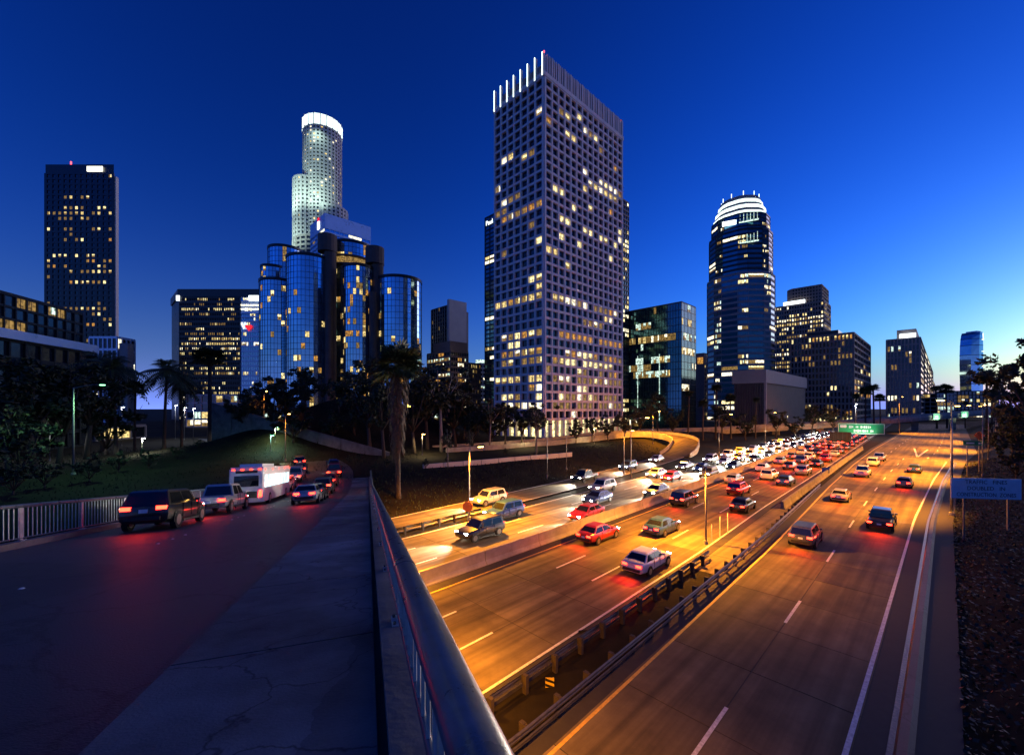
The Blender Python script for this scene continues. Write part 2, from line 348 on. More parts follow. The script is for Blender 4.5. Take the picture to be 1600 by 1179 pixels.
# farther part of the connector, four lanes
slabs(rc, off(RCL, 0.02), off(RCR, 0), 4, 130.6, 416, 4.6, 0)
def stripe(name, curve, t0, t1, w, m, dash=None, z=0.022, fn=fw, parent=None, st=4.0):
    mb = MB(); t = t0
    while t < t1:
        e = min(t1, t + (dash[0] if dash else st))
        k = t
        while k < e - 1e-6:
            k2 = min(e, k + st)
            a, b = lerp(curve, k), lerp(curve, k2)
            mb.face([fn(k, a - w / 2, z), fn(k, a + w / 2, z), fn(k2, b + w / 2, z), fn(k2, b - w / 2, z)]); k = k2
        t = e + (dash[1] if dash else 0)
    return mb.build(name, m, parent)
def dashes(parent, curve, t0, t1, w=0.14, dl=3.6, gap=9.0, z=0.022, fn=fw):
    t = t0; far = MB()
    while t < t1:
        a, b = lerp(curve, t), lerp(curve, t + dl)
        q = [fn(t, a - w / 2, z), fn(t, a + w / 2, z), fn(t + dl, b + w / 2, z), fn(t + dl, b - w / 2, z)]
        if t < 75: m = MB(); m.face(q); m.build('lane_dash', M['paint'], parent)
        else: far.face(q)
        t += dl + gap
    if far.f: far.build('far_lane_dashes', M['paint'], parent)
def mid(a, b, k): return [(t, lerp(a, t) + (lerp(b, t) - lerp(a, t)) * k) for t in (-60, -20, 10, 20, 35, 47, 55, 65, 76, 95, 110, 131, 155, 200, 420)]
stripe('edge_line', off(RCR, -0.15), -58, 128, 0.16, M['paint'], parent=rc)
stripe('edge_line', off(RCL, 0.2), -58, 300, 0.14, M['ypaint'], parent=rc)
dashes(rc, mid(RCL, RCR, 0.5), 0.9, 128)
dashes(rc, mid(RCL, RCR, 0.25), 134, 300); dashes(rc, mid(RCL, RCR, 0.75), 134, 300)
stripe('edge_line', off(MR, -0.75), -58, 400, 0.14, M['paint'], parent=mr)
stripe('edge_line', off(MED, 1.0), -58, 400, 0.14, M['ypaint'], parent=mr)
for k in (1 / 3, 2 / 3): dashes(mr, mid(off(MED, 0.9), off(MR, -0.7), k), -2, 260)
stripe('edge_line', off(MED, -1.1), -58, 400, 0.14, M['ypaint'], parent=ml)
stripe('edge_line', off(ML, 0.25), -58, 400, 0.14, M['paint'], parent=ml)
for k in (1 / 3, 2 / 3): dashes(ml, mid(ML, off(MED, -0.7), k), 2, 260)
stripe('edge_line', off(COLR, -0.2), -58, 98, 0.14, M['paint'], parent=cl)
stripe('edge_line', off(COLL, 0.2), -58, 98, 0.14, M['paint'], parent=cl)
# painted gore tip where the connector forks
mb = MB()
for a, b in (((136, -4.6), (163, -3.4)), ((136, -4.6), (165, -6.2))):
    p, q = fw(*a, 0.024), fw(*b, 0.024); n = (q - p).cross(Vector((0, 0, 1))).normalized() * 0.18
    mb.face([p - n, p + n, q + n, q - n])
mb.build('gore_line', M['paint'], rc)

# median barrier: segments of concrete
med = thing('median_barrier', 'long low concrete barrier between the oncoming and departing freeway lanes', 'barrier', fw(20, -23.5))
def barrier(parent, curve, t0, t1, ln, h, wb, wt, m):
    t = t0; o = parent.location
    while t < t1:
        mb = MB()
        A, B = fw(t + 0.03, lerp(curve, t)), fw(t + ln - 0.03, lerp(curve, t + ln)); n = FN
        prof = [(-wb / 2, 0), (-wb / 2, 0.08), (-wt / 2 - 0.04, 0.32), (-wt / 2, h), (wt / 2, h), (wt / 2 + 0.04, 0.32), (wb / 2, 0.08), (wb / 2, 0)]
        pa = [A + n * x + Vector((0, 0, z)) - o for x, z in prof]; pb = [B + n * x + Vector((0, 0, z)) - o for x, z in prof]
        for i in range(len(prof) - 1): mb.face([pa[i], pa[i + 1], pb[i + 1], pb[i]])
        mb.face(pa[::-1]); mb.face(pb)
        mb.build('barrier_segment', m, parent); t += ln
barrier(med, off(MED, -0.3), -40, 300, 6.0, 1.0, 0.62, 0.2, M['conc'])
# wall on the right of the departing lanes, further on
gw = thing('gore_wall', 'stained concrete wall between the departing lanes and the connector road', 'wall', fw(60, -13))
barrier(gw, mid(MR, RCL, 0.35), 55, 150, 5.0, 0.9, 0.55, 0.25, M['dconc'])

# gore: concrete island with guardrails
mb = MB(); tt = [-30 + i * 4 for i in range(23)]
for a, b in zip(tt, tt[1:]):
    L = lambda t: lerp(MR, t) + 0.05
    Rr = lambda t: lerp(RCL, t) - 0.75
    zz = lambda t: 0.05
    mb.face([fw(a, L(a), zz(a)), fw(a, Rr(a), zz(a)), fw(b, Rr(b), zz(b)), fw(b, L(b), zz(b))])
tag(mb.build('gore_island', M['soil']), kind='structure')
mb = MB()
for a in range(30, 56, 4):
    mb.face([fw(a + .02, L(a) + .04, 0.058), fw(a + .02, Rr(a) - .04, 0.058), fw(a + 3.98, Rr(a + 4) - .04, 0.058), fw(a + 3.98, L(a + 4) + .04, 0.058)])
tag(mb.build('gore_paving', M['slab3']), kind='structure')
def guardrail(label, curve, t0, t1, side, group=None):
    o = fw(t0, lerp(curve, t0)); g = thing('guardrail', label, 'guardrail', o)
    t = t0; ln = 1.9
    while t < t1 - 1e-6:
        A, B = fw(t, lerp(curve, t)) - o, fw(t + ln, lerp(curve, t + ln)) - o
        for zc in (0.62, 0.30):                  # thrie beam above, rub rail below
            mb = MB(); prof = [(0, 0.13), (0.06, 0.09), (0.06, 0.04), (0.0, 0.0), (0.06, -0.04), (0.06, -0.09), (0, -0.13)]
            sc_ = 1.0 if zc > 0.5 else 0.55
            pa = [A + FN * (side * x) + Vector((0, 0, zc + z * sc_)) for x, z in prof]; pb = [B + FN * (side * x) + Vector((0, 0, zc + z * sc_)) for x, z in prof]
            for i in range(6): mb.face([pa[i], pb[i], pb[i + 1], pa[i + 1]])
            mb.build('beam', M['galv'], g)
        mb = MB(); mb.box(A + FN * (-side * 0.18) + Vector((0, 0, 0.40)), (0.16, 0.2, 0.8), ux=FD)
        pst = mb.build('post', M['wood'], g)
        mb = MB(); mb.box(A + FN * (-side * 0.045) + Vector((0, 0, 0.60)), (0.14, 0.07, 0.34), ux=FD); mb.build('block', M['wood'], pst)
        t += ln
    return g
guardrail('long double steel guardrail on timber posts along the yellow edge of the connector road', off(RCL, -0.55), 4.5, 72, 1)
guardrail('shorter steel guardrail on timber posts beside the departing freeway lanes', off(MR, 0.35), 4.5, 33, -1)
guardrail('short steel guardrail end between exit road and oncoming freeway lanes', mid(COLR, ML, 0.5), 8, 28, -1)

# right edge: asphalt kerb with a wet gutter
mb = MB(); t = -20
while t < 126:
    a, b = lerp(RCR, t) + 0.95, lerp(RCR, t + 3) + 0.95
    prof = [(0, 0.0), (0.08, 0.13), (0.34, 0.15), (0.5, 0.02)]
    for (x0, z0), (x1, z1) in zip(prof, prof[1:]): mb.face([fw(t, a + x0, z0), fw(t, a + x1, z1), fw(t + 3, b + x1, z1), fw(t + 3, b + x0, z0)])
    t += 3
tag(mb.build('kerb', M['asphalt']), kind='structure')
M['wet'] = mat('wet_gutter', (0.03, 0.025, 0.02), 0.38, spec=0.6, var=0.4, scale=3, bump=0.9, fine=7)
tag(ribbon(off(RCR, 0.78), off(RCR, 0.95), -20, 126, 0.016, 3.0).build('gutter', M['wet']), kind='structure')

# ------------------------------------------------------------------ viaduct with the camera's footway
def vribbon(s0, s1, z0, z1, t0, t1, m, name, st=2.0, kind='structure', parent=None):
    mb = MB(); t = t0
    while t < t1 - 1e-6:
        e = min(t1, t + st); mb.face([via(t, s0, z0), via(t, s1, z1), via(e, s1, z1), via(e, s0, z0)]); t = e
    o = mb.build(name, m, parent)
    if kind: tag(o, kind=kind)
    return o
vr = vribbon(-11.4, -1.9, 0, 0, -13, 170, M['asphalt'], 'viaduct_road')
mb = MB(); t = -13
while t < 60:
    for a, b in (((-12.1, -0.02), (-12.1, -0.9)), ((-12.1, -0.9), (0.62, -0.9)), ((0.62, -0.9), (0.62, -0.02)), ((0.62, -0.02), (-0.0, -0.02)), ((-11.4, -0.02), (-12.1, -0.02))):
        mb.face([via(t, *a), via(t, *b), via(t + 1, *b), via(t + 1, *a)])
    t += 1
tag(mb.build('viaduct_deck', M['dconc']), kind='structure')
fwk = vribbon(-1.9, 0.06, 0.10, 0.10, -13, 60, M['joint'], 'footway')
vribbon(-1.9, -1.9, 0.0, 0.10, -13, 60, M['walk'], 'kerb', kind=None, parent=fwk)
t = -4.0; k = 0
while t < 60:
    e = min(60, t + 3.05); a, b = via(t + 0.012, -1.895, 0.118), via(t + 0.012, 0.06, 0.118); c, d = via(e - 0.012, 0.06, 0.118), via(e - 0.012, -1.895, 0.118)
    mb = MB(); dn = Vector((0, 0, -0.03)); q = [a, b, c, d]; mb.face(q)
    for i in range(4): mb.face([q[i] + dn, q[(i + 1) % 4] + dn, q[(i + 1) % 4], q[i]])
    mb.build('slab', M['walk'], fwk); t = e
t = 1.0
while t < 56:
    for k in range(3):
        mb = MB(); mb.tube([via(t + k * 1.1, -6.6, 0.004), via(t + k * 1.1, -6.6, 0.02)], [0.055, 0.035], 8); mb.build('lane_button', M['paint'], vr)
    t += 8
def railing(label, s, t0, t1, step, post_step, hgt, rad, flat=0.62):
    o = via(t0, s); g = thing('bridge_railing', label, 'railing', o)
    mb = MB(); t = t0
    while t < t1 - 1e-6:
        e = min(t1, t + 2.0)
        for a, b in (((s - 0.22, 0.1), (s - 0.22, 0.20)), ((s - 0.22, 0.20), (s + 0.2, 0.20)), ((s + 0.2, 0.20), (s + 0.2, -0.3))):
            mb.face([via(t, *a) - o, via(t, *b) - o, via(e, *b) - o, via(e, *a) - o])
        t = e
    mb.build('plinth', M['dconc'], g)
    t = t0; k = 0
    while t < t1 - 1e-6:                           # top rail in lengths with sleeve joints
        e = min(t1, t + 6.0); mb = MB(); n = 18; rows = []
        for q in (t + 0.004, (t + e) / 2, e - 0.004):
            rows.append([via(q, s + rad * math.cos(2 * math.pi * j / n), hgt + rad * flat * math.sin(2 * math.pi * j / n)) - o for j in range(n)])
        mb.v = [tuple(p) for r_ in rows for p in r_]
        for i in range(2):
            for j in range(n): mb.f.append((i * n + j, i * n + (j + 1) % n, i * n + n + (j + 1) % n, i * n + n + j)); mb.m.append(0)
        mb.build('top_rail', M['rail'], g, smooth=True)
        mb = MB(); rows = [[via(q, s + rad * 1.05 * math.cos(2 * math.pi * j / n), hgt + rad * flat * 1.07 * math.sin(2 * math.pi * j / n)) - o for j in range(n)] for q in (e - 0.06, e + 0.06)]
        for j in range(n): mb.face([rows[0][j], rows[0][(j + 1) % n], rows[1][(j + 1) % n], rows[1][j]])
        mb.face(rows[0][::-1]); mb.face(rows[1]); mb.build('rail_sleeve', M['rail'], g, smooth=False); t = e
    ts = [t0 + i * 2.0 for i in range(int((t1 - t0) / 2.0) + 1)]
    mb = MB(); mb.tube([via(t, s, 0.30) - o for t in ts], 0.028, 6); mb.build('lower_rail', M['rail'], g, smooth=True)
    bh = hgt - rad * flat - 0.30
    mb = MB(); mb.box((0, 0, 0), (0.024, 0.024, bh)); bm = mb.mesh('baluster', M['railpost'])
    mb = MB(); ph_ = hgt - rad * flat - 0.20; mb.box((0, 0, 0), (0.14, 0.04, ph_)); mb.box((0, 0, -ph_ / 2 + 0.015), (0.26, 0.18, 0.03)); pm = mb.mesh('post', M['railpost'])
    mb = MB(); mb.tube([(0, 0, 0), (0, 0, 0.03)], 0.018, 6); bolt = mb.mesh('bolt', M['galv'])
    t = t0 + 0.2; far = MB(); cnt = 0
    while t < t1:
        c = via(t, s, 0.30 + bh / 2) - o
        if cnt < 230: link('baluster', bm, g).location = c
        else: far.box(c, (0.024, 0.024, bh))
        t += step; cnt += 1
    if far.f: tag(far.build('far_balusters', M['railpost'], g), kind='stuff')
    t = t0 + 0.9
    while t < t1:
        q = link('post', pm, g); q.location = via(t, s, 0.20 + ph_ / 2) - o; q.rotation_euler.z = math.atan2(BD.y, BD.x)
        if t < 20:
            for x in (-0.09, 0.09):
                for y in (-0.06, 0.06): link('bolt', bolt, q).location = (x, y, -ph_ / 2 + 0.03)
        t += post_step
    return g
railing('steel railing with round top rail running away along the footway', 0.35, -1.6, 60, 0.25, 2.9, 1.0, 0.105)
railing('steel railing with upright bars on the far side of the viaduct road', -11.75, 2, 60, 0.22, 3.4, 1.45, 0.07, 1.0)

# ------------------------------------------------------------------ buildings
CAM = Vector((0, 0, H))
GA = math.atan2(FD.y, FD.x)
PANES = {}
def pane(w, h, mi, var=0):
    """a glazed pane: blind drawn to some height, centre mullion, thin return edges"""
    k = (round(w, 2), round(h, 2), mi, var)
    if k not in PANES:
        mb = MB(); a, b = k[0] / 2, k[1] / 2; c = -b + 2 * b * (0.0, 0.34, 0.58, 0.2)[var]; x0 = -a + (0.0, 0.0, 0.0, 0.9)[var] * a
        if var:
            mb.face([(-a, -0.05, -b), (a, -0.05, -b), (a, -0.05, c), (-a, -0.05, c)], 1)
        if var == 3: mb.face([(-a, -0.05, c), (x0, -0.05, c), (x0, -0.05, b), (-a, -0.05, b)], 1)
        mb.face([(x0, -0.05, c), (a, -0.05, c), (a, -0.05, b), (x0, -0.05, b)], 0)
        for q in (((-a, 0, -b), (a, 0, -b), (a, -0.05, -b), (-a, -0.05, -b)), ((-a, -0.05, b), (a, -0.05, b), (a, 0, b), (-a, 0, b)),
                  ((-a, 0, -b), (-a, -0.05, -b), (-a, -0.05, b), (-a, 0, b)), ((a, -0.05, -b), (a, 0, -b), (a, 0, b), (a, -0.05, b))): mb.face(q, 0)
        if k[0] > 1.2: mb.box((0, -0.06, 0), (0.12, 0.06, 2 * b), 2)
        PANES[k] = mb.mesh('window', [LIT[mi] if mi >= 0 else M['darkglass'], LIT[3] if mi >= 0 else M['darkglass'], M['mullion']])
    return PANES[k]
def lights(seed, p, run=0.55, mix=(0, 0, 1, 1, 2, 3, 3, 4), hot=()):
    r = random.Random(seed); st = {}
    def fn(e, f, nf, b, nb):
        k = (e, f)
        if b == 0 or k not in st: st[k] = [r.choice((0.15, 0.4, 0.7, 1.0, 2.2)) * p, False, r.choice(mix)]
        pr, on, mi = st[k]
        if f in hot and (0.1 < (b + 0.5) / nb < 0.95): pr = 0.86
        on = r.random() < (pr if not on else max(pr, run))
        st[k][1] = on
        return (mi if r.random() < 0.6 else r.choice(mix)) if on else None
    return fn
def tier(root, poly, z0, z1, bays, nf, wall, glass, pier, span, proud, lit=None, keep=220, dark=0, bay_gap=None, top=True, roofm='roof', smallwin=1.0):
    n = len(poly); RM = Matrix.Rotation(root.rotation_euler.z, 4, 'Z'); base = root.location
    mb = MB(); mb.prism(poly, z0, z1 - 0.02); mb.build('glazing', glass, root)
    wl = MB(); panes = []; darks = []; area = sum(poly[i][0] * poly[(i + 1) % n][1] - poly[(i + 1) % n][0] * poly[i][1] for i in range(n))
    for e in range(n):
        A, B = Vector((*poly[e], 0)), Vector((*poly[(e + 1) % n], 0)); L = (B - A).length; u = (B - A) / L; nn = Vector((u.y, -u.x, 0))
        nb = bays[e] if isinstance(bays, (list, tuple)) else bays
        if nb == 0: 
            wl.box((A + B) / 2 + nn * proud / 2 + Vector((0, 0, (z0 + z1) / 2)), (L, proud, z1 - z0), ux=u); continue
        bw = L / nb; fh = (z1 - z0) / nf
        if pier > 0:
            for k in range(nb + 1):
                wl.box(A + u * (bw * k) + nn * (proud / 2) + Vector((0, 0, (z0 + z1) / 2)), (pier, proud, z1 - z0), ux=u)
        if span > 0:
            for f in range(nf + 1):
                zz = z0 + f * fh
                wl.box((A + B) / 2 + nn * (proud * 0.45) + Vector((0, 0, zz)), (L, proud * 0.9, span), ux=u)
        wm = RM @ ((A + B) / 2) + base; wn_ = RM @ nn
        if (CAM - wm).dot(wn_) <= 0 or not lit: continue
        w, h = (bw - pier) * 0.98 * smallwin, (fh - span) * 0.96
        rz = math.atan2(u.y, u.x)
        for f in range(nf):
            for b in range(nb):
                mi = lit(e, f, nf, b, nb); c = A + u * (bw * (b + 0.5)) + nn * 0.01 + Vector((0, 0, z0 + fh * (f + 0.5)))
                if mi is not None: panes.append((c, rz, w, h, mi))
                else: darks.append((c, rz, w, h, -1))
    if wl.f: wl.build('wall', wall, root)
    if top:
        mb = MB(); cxx = sum(p[0] for p in poly) / n; cyy = sum(p[1] for p in poly) / n
        mb.prism([(cxx + (p[0] - cxx) * 1.0, cyy + (p[1] - cyy) * 1.0) for p in poly], z1 - 0.01, z1 + 0.5); mb.build('roof', M[roofm], root)
    rnd = random.Random(len(panes)); rnd.shuffle(panes); rnd.shuffle(darks)
    use = panes[:keep]; rest = panes[keep:]
    use += darks[:dark]
    for c, rz, w, h, mi in use:
        o = link('window', pane(w, h, mi, rnd.choice((0, 0, 1, 2, 3))), root); o.location = c; o.rotation_euler.z = rz
    if rest:
        mb = MB()
        for c, rz, w, h, mi in rest:
            x = Vector((math.cos(rz), math.sin(rz), 0)); y = Vector((-x.y, x.x, 0)) * -0.05; z = Vector((0, 0, h / 2)); x = x * (w / 2); c = c + y
            mb.face([c - x - z, c + x - z, c + x + z, c - x + z], mi)
        tag(mb.build('more_windows', LIT, root), kind='stuff')
def zof(py, Y): return H - (py - HY) / F * Y
def gridb(name, label, cpx, lpx, rpx, Y, base=PLAT, cat='building'):
    C = Vector(((cpx - CX) / F * Y, Y, base)); d, e = FD, Vector((-0.695, 0.719, 0))
    r = (rpx - CX) / F; wr = (r * C.y - C.x) / (d.x - r * d.y)
    l = (lpx - CX) / F; wl = (l * C.y - C.x) / (e.x - l * e.y)
    o = thing(name, label, cat, C, GA); return o, wr, wl
def rect(x0, x1, y0, y1): return [(x0, y0), (x1, y0), (x1, y1), (x0, y1)]
def ngon(cx, cy, r, n, ph=0.0): return [(cx + r * math.cos(2 * math.pi * (k + ph) / n), cy + r * math.sin(2 * math.pi * (k + ph) / n)) for k in range(n)]
def text(s, size, m, parent, Mx, ext=0.02, sx=1.0, name='lettering'):
    cu = bpy.data.curves.new('t', 'FONT'); cu.body = s; cu.size = size; cu.extrude = ext; cu.align_x = 'CENTER'; cu.align_y = 'CENTER'; cu.resolution_u = 2
    o = bpy.data.objects.new('t', cu); col.objects.link(o); bpy.context.view_layer.update()
    me = bpy.data.meshes.new_from_object(o.evaluated_get(bpy.context.evaluated_depsgraph_get())); bpy.data.objects.remove(o)
    me.materials.clear(); me.materials.append(m)
    return link(name, me, parent, Mx @ Matrix.Diagonal((sx, 1, 1, 1)))
def face_mx(c, u):     # plane facing outward: u along the face, z up
    u = Vector(u).normalized(); z = Vector((0, 0, 1)); n = u.cross(z)
    return Matrix(((u.x, z.x, n.x, c[0]), (u.y, z.y, n.y, c[1]), (u.z, z.z, n.z, c[2]), (0, 0, 0, 1)))

# the pale grid tower in the middle
YU = 130
T, wr, wl = gridb('office_tower', 'tall lavender grey office tower with square window grid and lit fins on top', 850, 775, 970, YU)
zc, zt = zof(121, YU) - PLAT, zof(84, YU) - PLAT
zb = 6.0
tier(T, rect(0, wr, 0, wl), zb, zc, [14, 7, 14, 7], 37, M['unionwall'], M['darkglass'], 0.68, 0.78, 0.7,
     lights(3, 0.10, 0.55, (0, 1, 1, 2, 2, 3, 3, 4), hot=(1, 2, 4, 6, 7, 9, 13)), keep=300 - 60, dark=60, top=False)
mb = MB(); mb.prism(rect(1.2, wr - 1.2, 1.2, wl - 1.2), zc, zt - 1.5); mb.build('crown_wall', M['greystone'], T)
mb = MB(); mb.prism(rect(-0.8, wr + 0.8, -0.8, wl + 0.8), zc + 0.06, zc + 1.4); mb.build('crown_ledge', M['unionwall'], T)
for k in range(8):
    y = wl * k / 7
    mb = MB(); mb.box((-0.35, y, (zc + 1.4 + zt) / 2), (0.9, 0.55, zt - zc - 1.4)); f = mb.build('crown_fin', M['unionwall'], T)
    mb = MB(); mb.box((-0.86, y, (zc + zt) / 2 + 0.2), (0.12, 0.30, zt - zc - 0.2)); mb.build('light_strip', M['neon'], f)
for k in range(1, 43):
    x = wr * k / 42
    mb = MB(); mb.box((x, 0.1, (zc + 1.4 + zt) / 2), (0.42 if k % 3 else 0.62, 1.4 if k % 3 else 1.7, zt - zc - 1.4)); mb.build('crown_fin', M['unionwall'], T)
mb = MB(); mb.prism(rect(2.5, wr - 2.5, 2.5, wl - 2.5), zt - 1.5, zt - 0.5); mb.build('roof', M['roof'], T)
for x, y in ((-0.3, -0.3), (wr, 0)):
    mb = MB(); mb.tube([(x, y, zt), (x, y, zt + 0.5)], 0.2, 6); mb.build('beacon', M['beacon'], T)
# lobby: columns in front of lit glass
mb = MB(); mb.prism(rect(3, wr - 3, 3, wl - 3), 0, zb); mb.build('lobby_glass', LIT[1], T)
for k in range(15):
    mb = MB(); mb.box((wr * k / 14, 0.2, zb / 2), (0.9, 1.0, zb)); mb.build('column', M['unionwall'], T)
for k in range(1, 8):
    mb = MB(); mb.box((0.2, wl * k / 7, zb / 2), (1.0, 0.9, zb)); mb.build('column', M['unionwall'], T)

# dark tower behind it
Y = 190
B, wr, wl = gridb('dark_office_tower', 'dark tower half hidden behind the pale grid tower, with small white lettering', 905, 758, 982, Y)
zt = zof(268, Y) - PLAT
tier(B, rect(0, wr, 0, wl), 0, zt, [22, 12, 22, 16], 48, M['mullion'], M['tealglass'], 0.25, 0.7, 0.35, lights(9, 0.12, 0.7, (1, 2, 2, 0)), keep=120)
text('Paul H', 3.6, M['signlit'], B, face_mx((-0.7, wl - 6.2, zt - 3.8), (0, -1, 0)), name='sign_lettering')

def skew(x0, x1, d, y0=0): return [(x0, y0), (x1, y0), (x1 - d, d + y0), (x0 - d, d + y0)]
# leftmost black tower
def facing(name, label, lpx, rpx, Y, base=PLAT, rz=0.0):
    x0, x1 = (lpx - CX) / F * Y, (rpx - CX) / F * Y
    return thing(name, label, 'building', (x0, Y, base), rz), x1 - x0
Y = 420
B, w = facing('black_office_tower', 'tall black tower at far left with bright white sign near its top corner', 72, 177, Y)
zt = zof(257, Y) - PLAT
tier(B, skew(0, w, 30), 0, zt - 9, [12, 0, 0, 0], 46, M['blackwall'], M['darkglass'], 2.6, 2.2, 0.6, lights(21, 0.18, 0.6, (0, 1, 3, 3, 4, 3)), keep=200, top=False)
mb = MB(); mb.prism(skew(-0.6, w + 0.6, 30), zt - 9, zt); mb.build('crown_wall', M['blackwall'], B)
mb = MB(); mb.box((w * 0.74, -1.0, zt - 5), (w * 0.23, 0.5, 5)); mb.build('sign', M['signwarm'], B)
mb = MB(); mb.box((w + 1.6, 1.5, zt / 2 - 6), (2.0, 3, zt - 12)); mb.build('corner_pier', M['palestone'], B)
mb = MB(); mb.tube([(w * 0.34, 2, zt), (w * 0.34, 2, zt + 4)], 0.6, 6); mb.build('beacon', M['beacon'], B)

# low white annexe at its foot
Y = 300
B, w = facing('white_annexe', 'small pale flat roofed block right of the black tower foot', 140, 183, Y)
zt = zof(527, Y) - PLAT
tier(B, rect(0, w, 0, 14), 0, zt, [6, 4, 0, 0], 7, M['bluepanel'], M['greyglass'], 0.8, 1.6, 0.5, lights(5, 0.16, 0.6, (2, 2, 0)), keep=60)
mb = MB(); mb.box((w + 4, 3, zt / 2 - 2), (6, 5, zt - 4)); mb.build('stair_tower', M['greystone'], B)

# dark stepped glass block at the left edge
B = thing('glass_office_block', 'low dark glass block at the left edge with warm lit rooms behind trees', 'building', (-99, 62, PLAT), math.atan2(45, -9))
zt = zof(455, 85) - PLAT
tier(B, rect(0, 46, 0, 30), 0, zt - 9.5, [13, 0, 0, 8], 6, M['mullion'], M['greyglass'], 0.4, 0.9, 0.5, lights(31, 0.16, 0.3, (0, 3, 4, 3, 3)), keep=90, top=False)
mb = MB(); mb.prism(rect(-1.5, 47, -1.5, 30), zt - 9.5, zt - 7.6); mb.build('ledge', M['bluepanel'], B)
tier(B, rect(0, 45, 1, 30), zt - 7.6, zt, [18, 0, 0, 8], 3, M['mullion'], M['greyglass'], 0.3, 0.5, 0.35, lights(33, 0.14, 0.5, (3, 3, 5)), keep=60)

# wide dark office with logo
Y = 330
B, w = facing('wide_office_block', 'broad dark office block with rows of yellow windows and a red emblem', 281, 410, Y)
zt = zof(452, Y) - PLAT
tier(B, skew(0, w * 0.73, 30), 0, zt - 6, [34, 0, 0, 0], 25, M['blackwall'], M['darkglass'], 0.5, 1.9, 0.6,
     lights(41, 0.30, 0.75, (1, 1, 2, 0, 3, 3), hot=(0, 1, 2)), keep=230, top=False)
tier(B, skew(w * 0.74, w, 30, 0.6), 0, zt - 6, [12, 0, 0, 0], 25, M['bluepanel'], M['blueglass'], 0.25, 1.3, 0.5, lights(43, 0.10, 0.7, (1, 2, 2)), keep=60, top=False)
mb = MB(); mb.prism(skew(-1, w + 1, 30, -1), zt - 6, zt); mb.build('roof_parapet', M['blackwall'], B)
mb = MB(); mb.box((w * 0.925, -1.4, zt - 7.2), (w * 0.15, 0.6, 4)); mb.build('sign', M['signlit'], B)
mb = MB(); mb.box((-0.4, -1.4, zt - 7.2), (2.4, 0.6, 4)); mb.build('sign', M['signlit'], B)
mb = MB(); hp = []
for k in range(24):
    a = 2 * math.pi * k / 24; hp.append((16 * math.sin(a) ** 3 / 16 * 2.7, (13 * math.cos(a) - 5 * math.cos(2 * a) - 2 * math.cos(3 * a) - math.cos(4 * a)) / 16 * 2.7))
hc = Vector((w * 0.84, -0.4, zt - 30))
mb.face([hc + Vector((x, -0.3, z)) for x, z in hp][::-1]); mb.face([hc + Vector((x, 0, z)) for x, z in hp])
for (a, b), (c, d) in zip(hp, hp[1:] + hp[:1]): mb.face([hc + Vector((a, -0.3, b)), hc + Vector((c, -0.3, d)), hc + Vector((c, 0, d)), hc + Vector((a, 0, b))])
tag(mb.build('emblem', M['signred'], B), 'red heart shaped emblem')
for k in range(4):
    mb = MB(); mb.box((w * (0.755 + 0.012 * k), -0.5, zt - 27 - 1.6 * (k % 3)), (0.9, 0.3, 1.6)); mb.build('sign_mark', M['signlit'], B)
for k in range(6):
    mb = MB(); mb.box((w * 0.87, 0.0, zt - 9.2 - 3.15 * k), (w * 0.255, 0.9, 1.0)); mb.build('lit_floor_band', LIT[2] if k in (1, 2) else M['bluepanel'], B)
mb = MB(); mb.box((w + 1.3, 0, (zt - 6) / 2), (1.6, 1.6, zt - 6)); mb.build('corner_pier', M['bluepanel'], B)

# cylindrical mirror glass hotel
Y = 230; k_ = Y / F
HT = thing('mirror_glass_hotel', 'hotel of round blue mirror glass towers with yellow lit rooms', 'hotel', at(535, HY, Y)); HT.location.z = PLAT
ox = HT.location.x
def drum(pxc, rpx, toppy, dy, seed, n=36, glass='blueglass', p=0.07, keep=60):
    c = ((pxc - CX) / F * (Y + dy) - ox, dy); r = rpx / F * (Y + dy); zt = zof(toppy, Y + dy) - PLAT
    nf = int(zt / 3.1)
    tier(HT, ngon(c[0], c[1], r, n, 0.5), 0, zt, 1, nf, M['mullion'], M[glass], 0.14, 0.16, 0.12, lights(seed, p, 0.2, (0, 4, 1, 0, 3, 4)), keep=keep)
    mb = MB(); mb.prism(ngon(c[0], c[1], r + 0.35, n, 0.5), zt - 0.6, zt + 0.9); mb.build('roof_ring', M['mullion'], HT)
drum(436, 27, 443, 6, 51); drum(484, 33, 408, 0, 52); drum(548, 32, 388, 14, 53, p=0.2); drum(624, 34, 441, 4, 54)
drum(560, 22, 420, -4, 55, n=30, p=0.22)
for pxc, rpx, top, dy in ((516, 9, 372, -3), (590, 9, 390, -2), (604, 6, 470, -4), (514, 5, 430, -8), (583, 6, 440, -8)):
    c = ((pxc - CX) / F * (Y + dy) - ox, dy); r = rpx / F * Y; zt = zof(top, Y) - PLAT
    mb = MB(); mb.prism(ngon(c[0], c[1], r, 14), 0, zt - 8); mb.build('lift_shaft', M['brown'], HT, smooth=False)
    if rpx > 6:
        mb = MB(); mb.prism(ngon(c[0] - 1.5, c[1], r * 1.55, 16), zt - 9, zt); mb.build('lift_drum', M['brown'], HT)
mb = MB(); mb.prism(ngon(((548 - CX) / F * (Y + 14)) - ox, 14, 34 / F * (Y + 14), 36), zof(410, Y) - PLAT, zof(399, Y) - PLAT); mb.build('restaurant_ring', LIT[3], HT)
for k in range(2):
    mb = MB(); mb.prism(ngon(((548 - CX) / F * (Y + 14)) - ox, 14, 36.5 / F * (Y + 14), 36), zof(411 - 13 * k, Y) - PLAT, zof(408.5 - 13 * k, Y) - PLAT); mb.build('ring_ledge', M['brown'], HT)
# lower glass wing at its left
drum(446, 24, 392, 30, 57, n=28, p=0.12); drum(428, 18, 420, 24, 58, n=24, p=0.08)

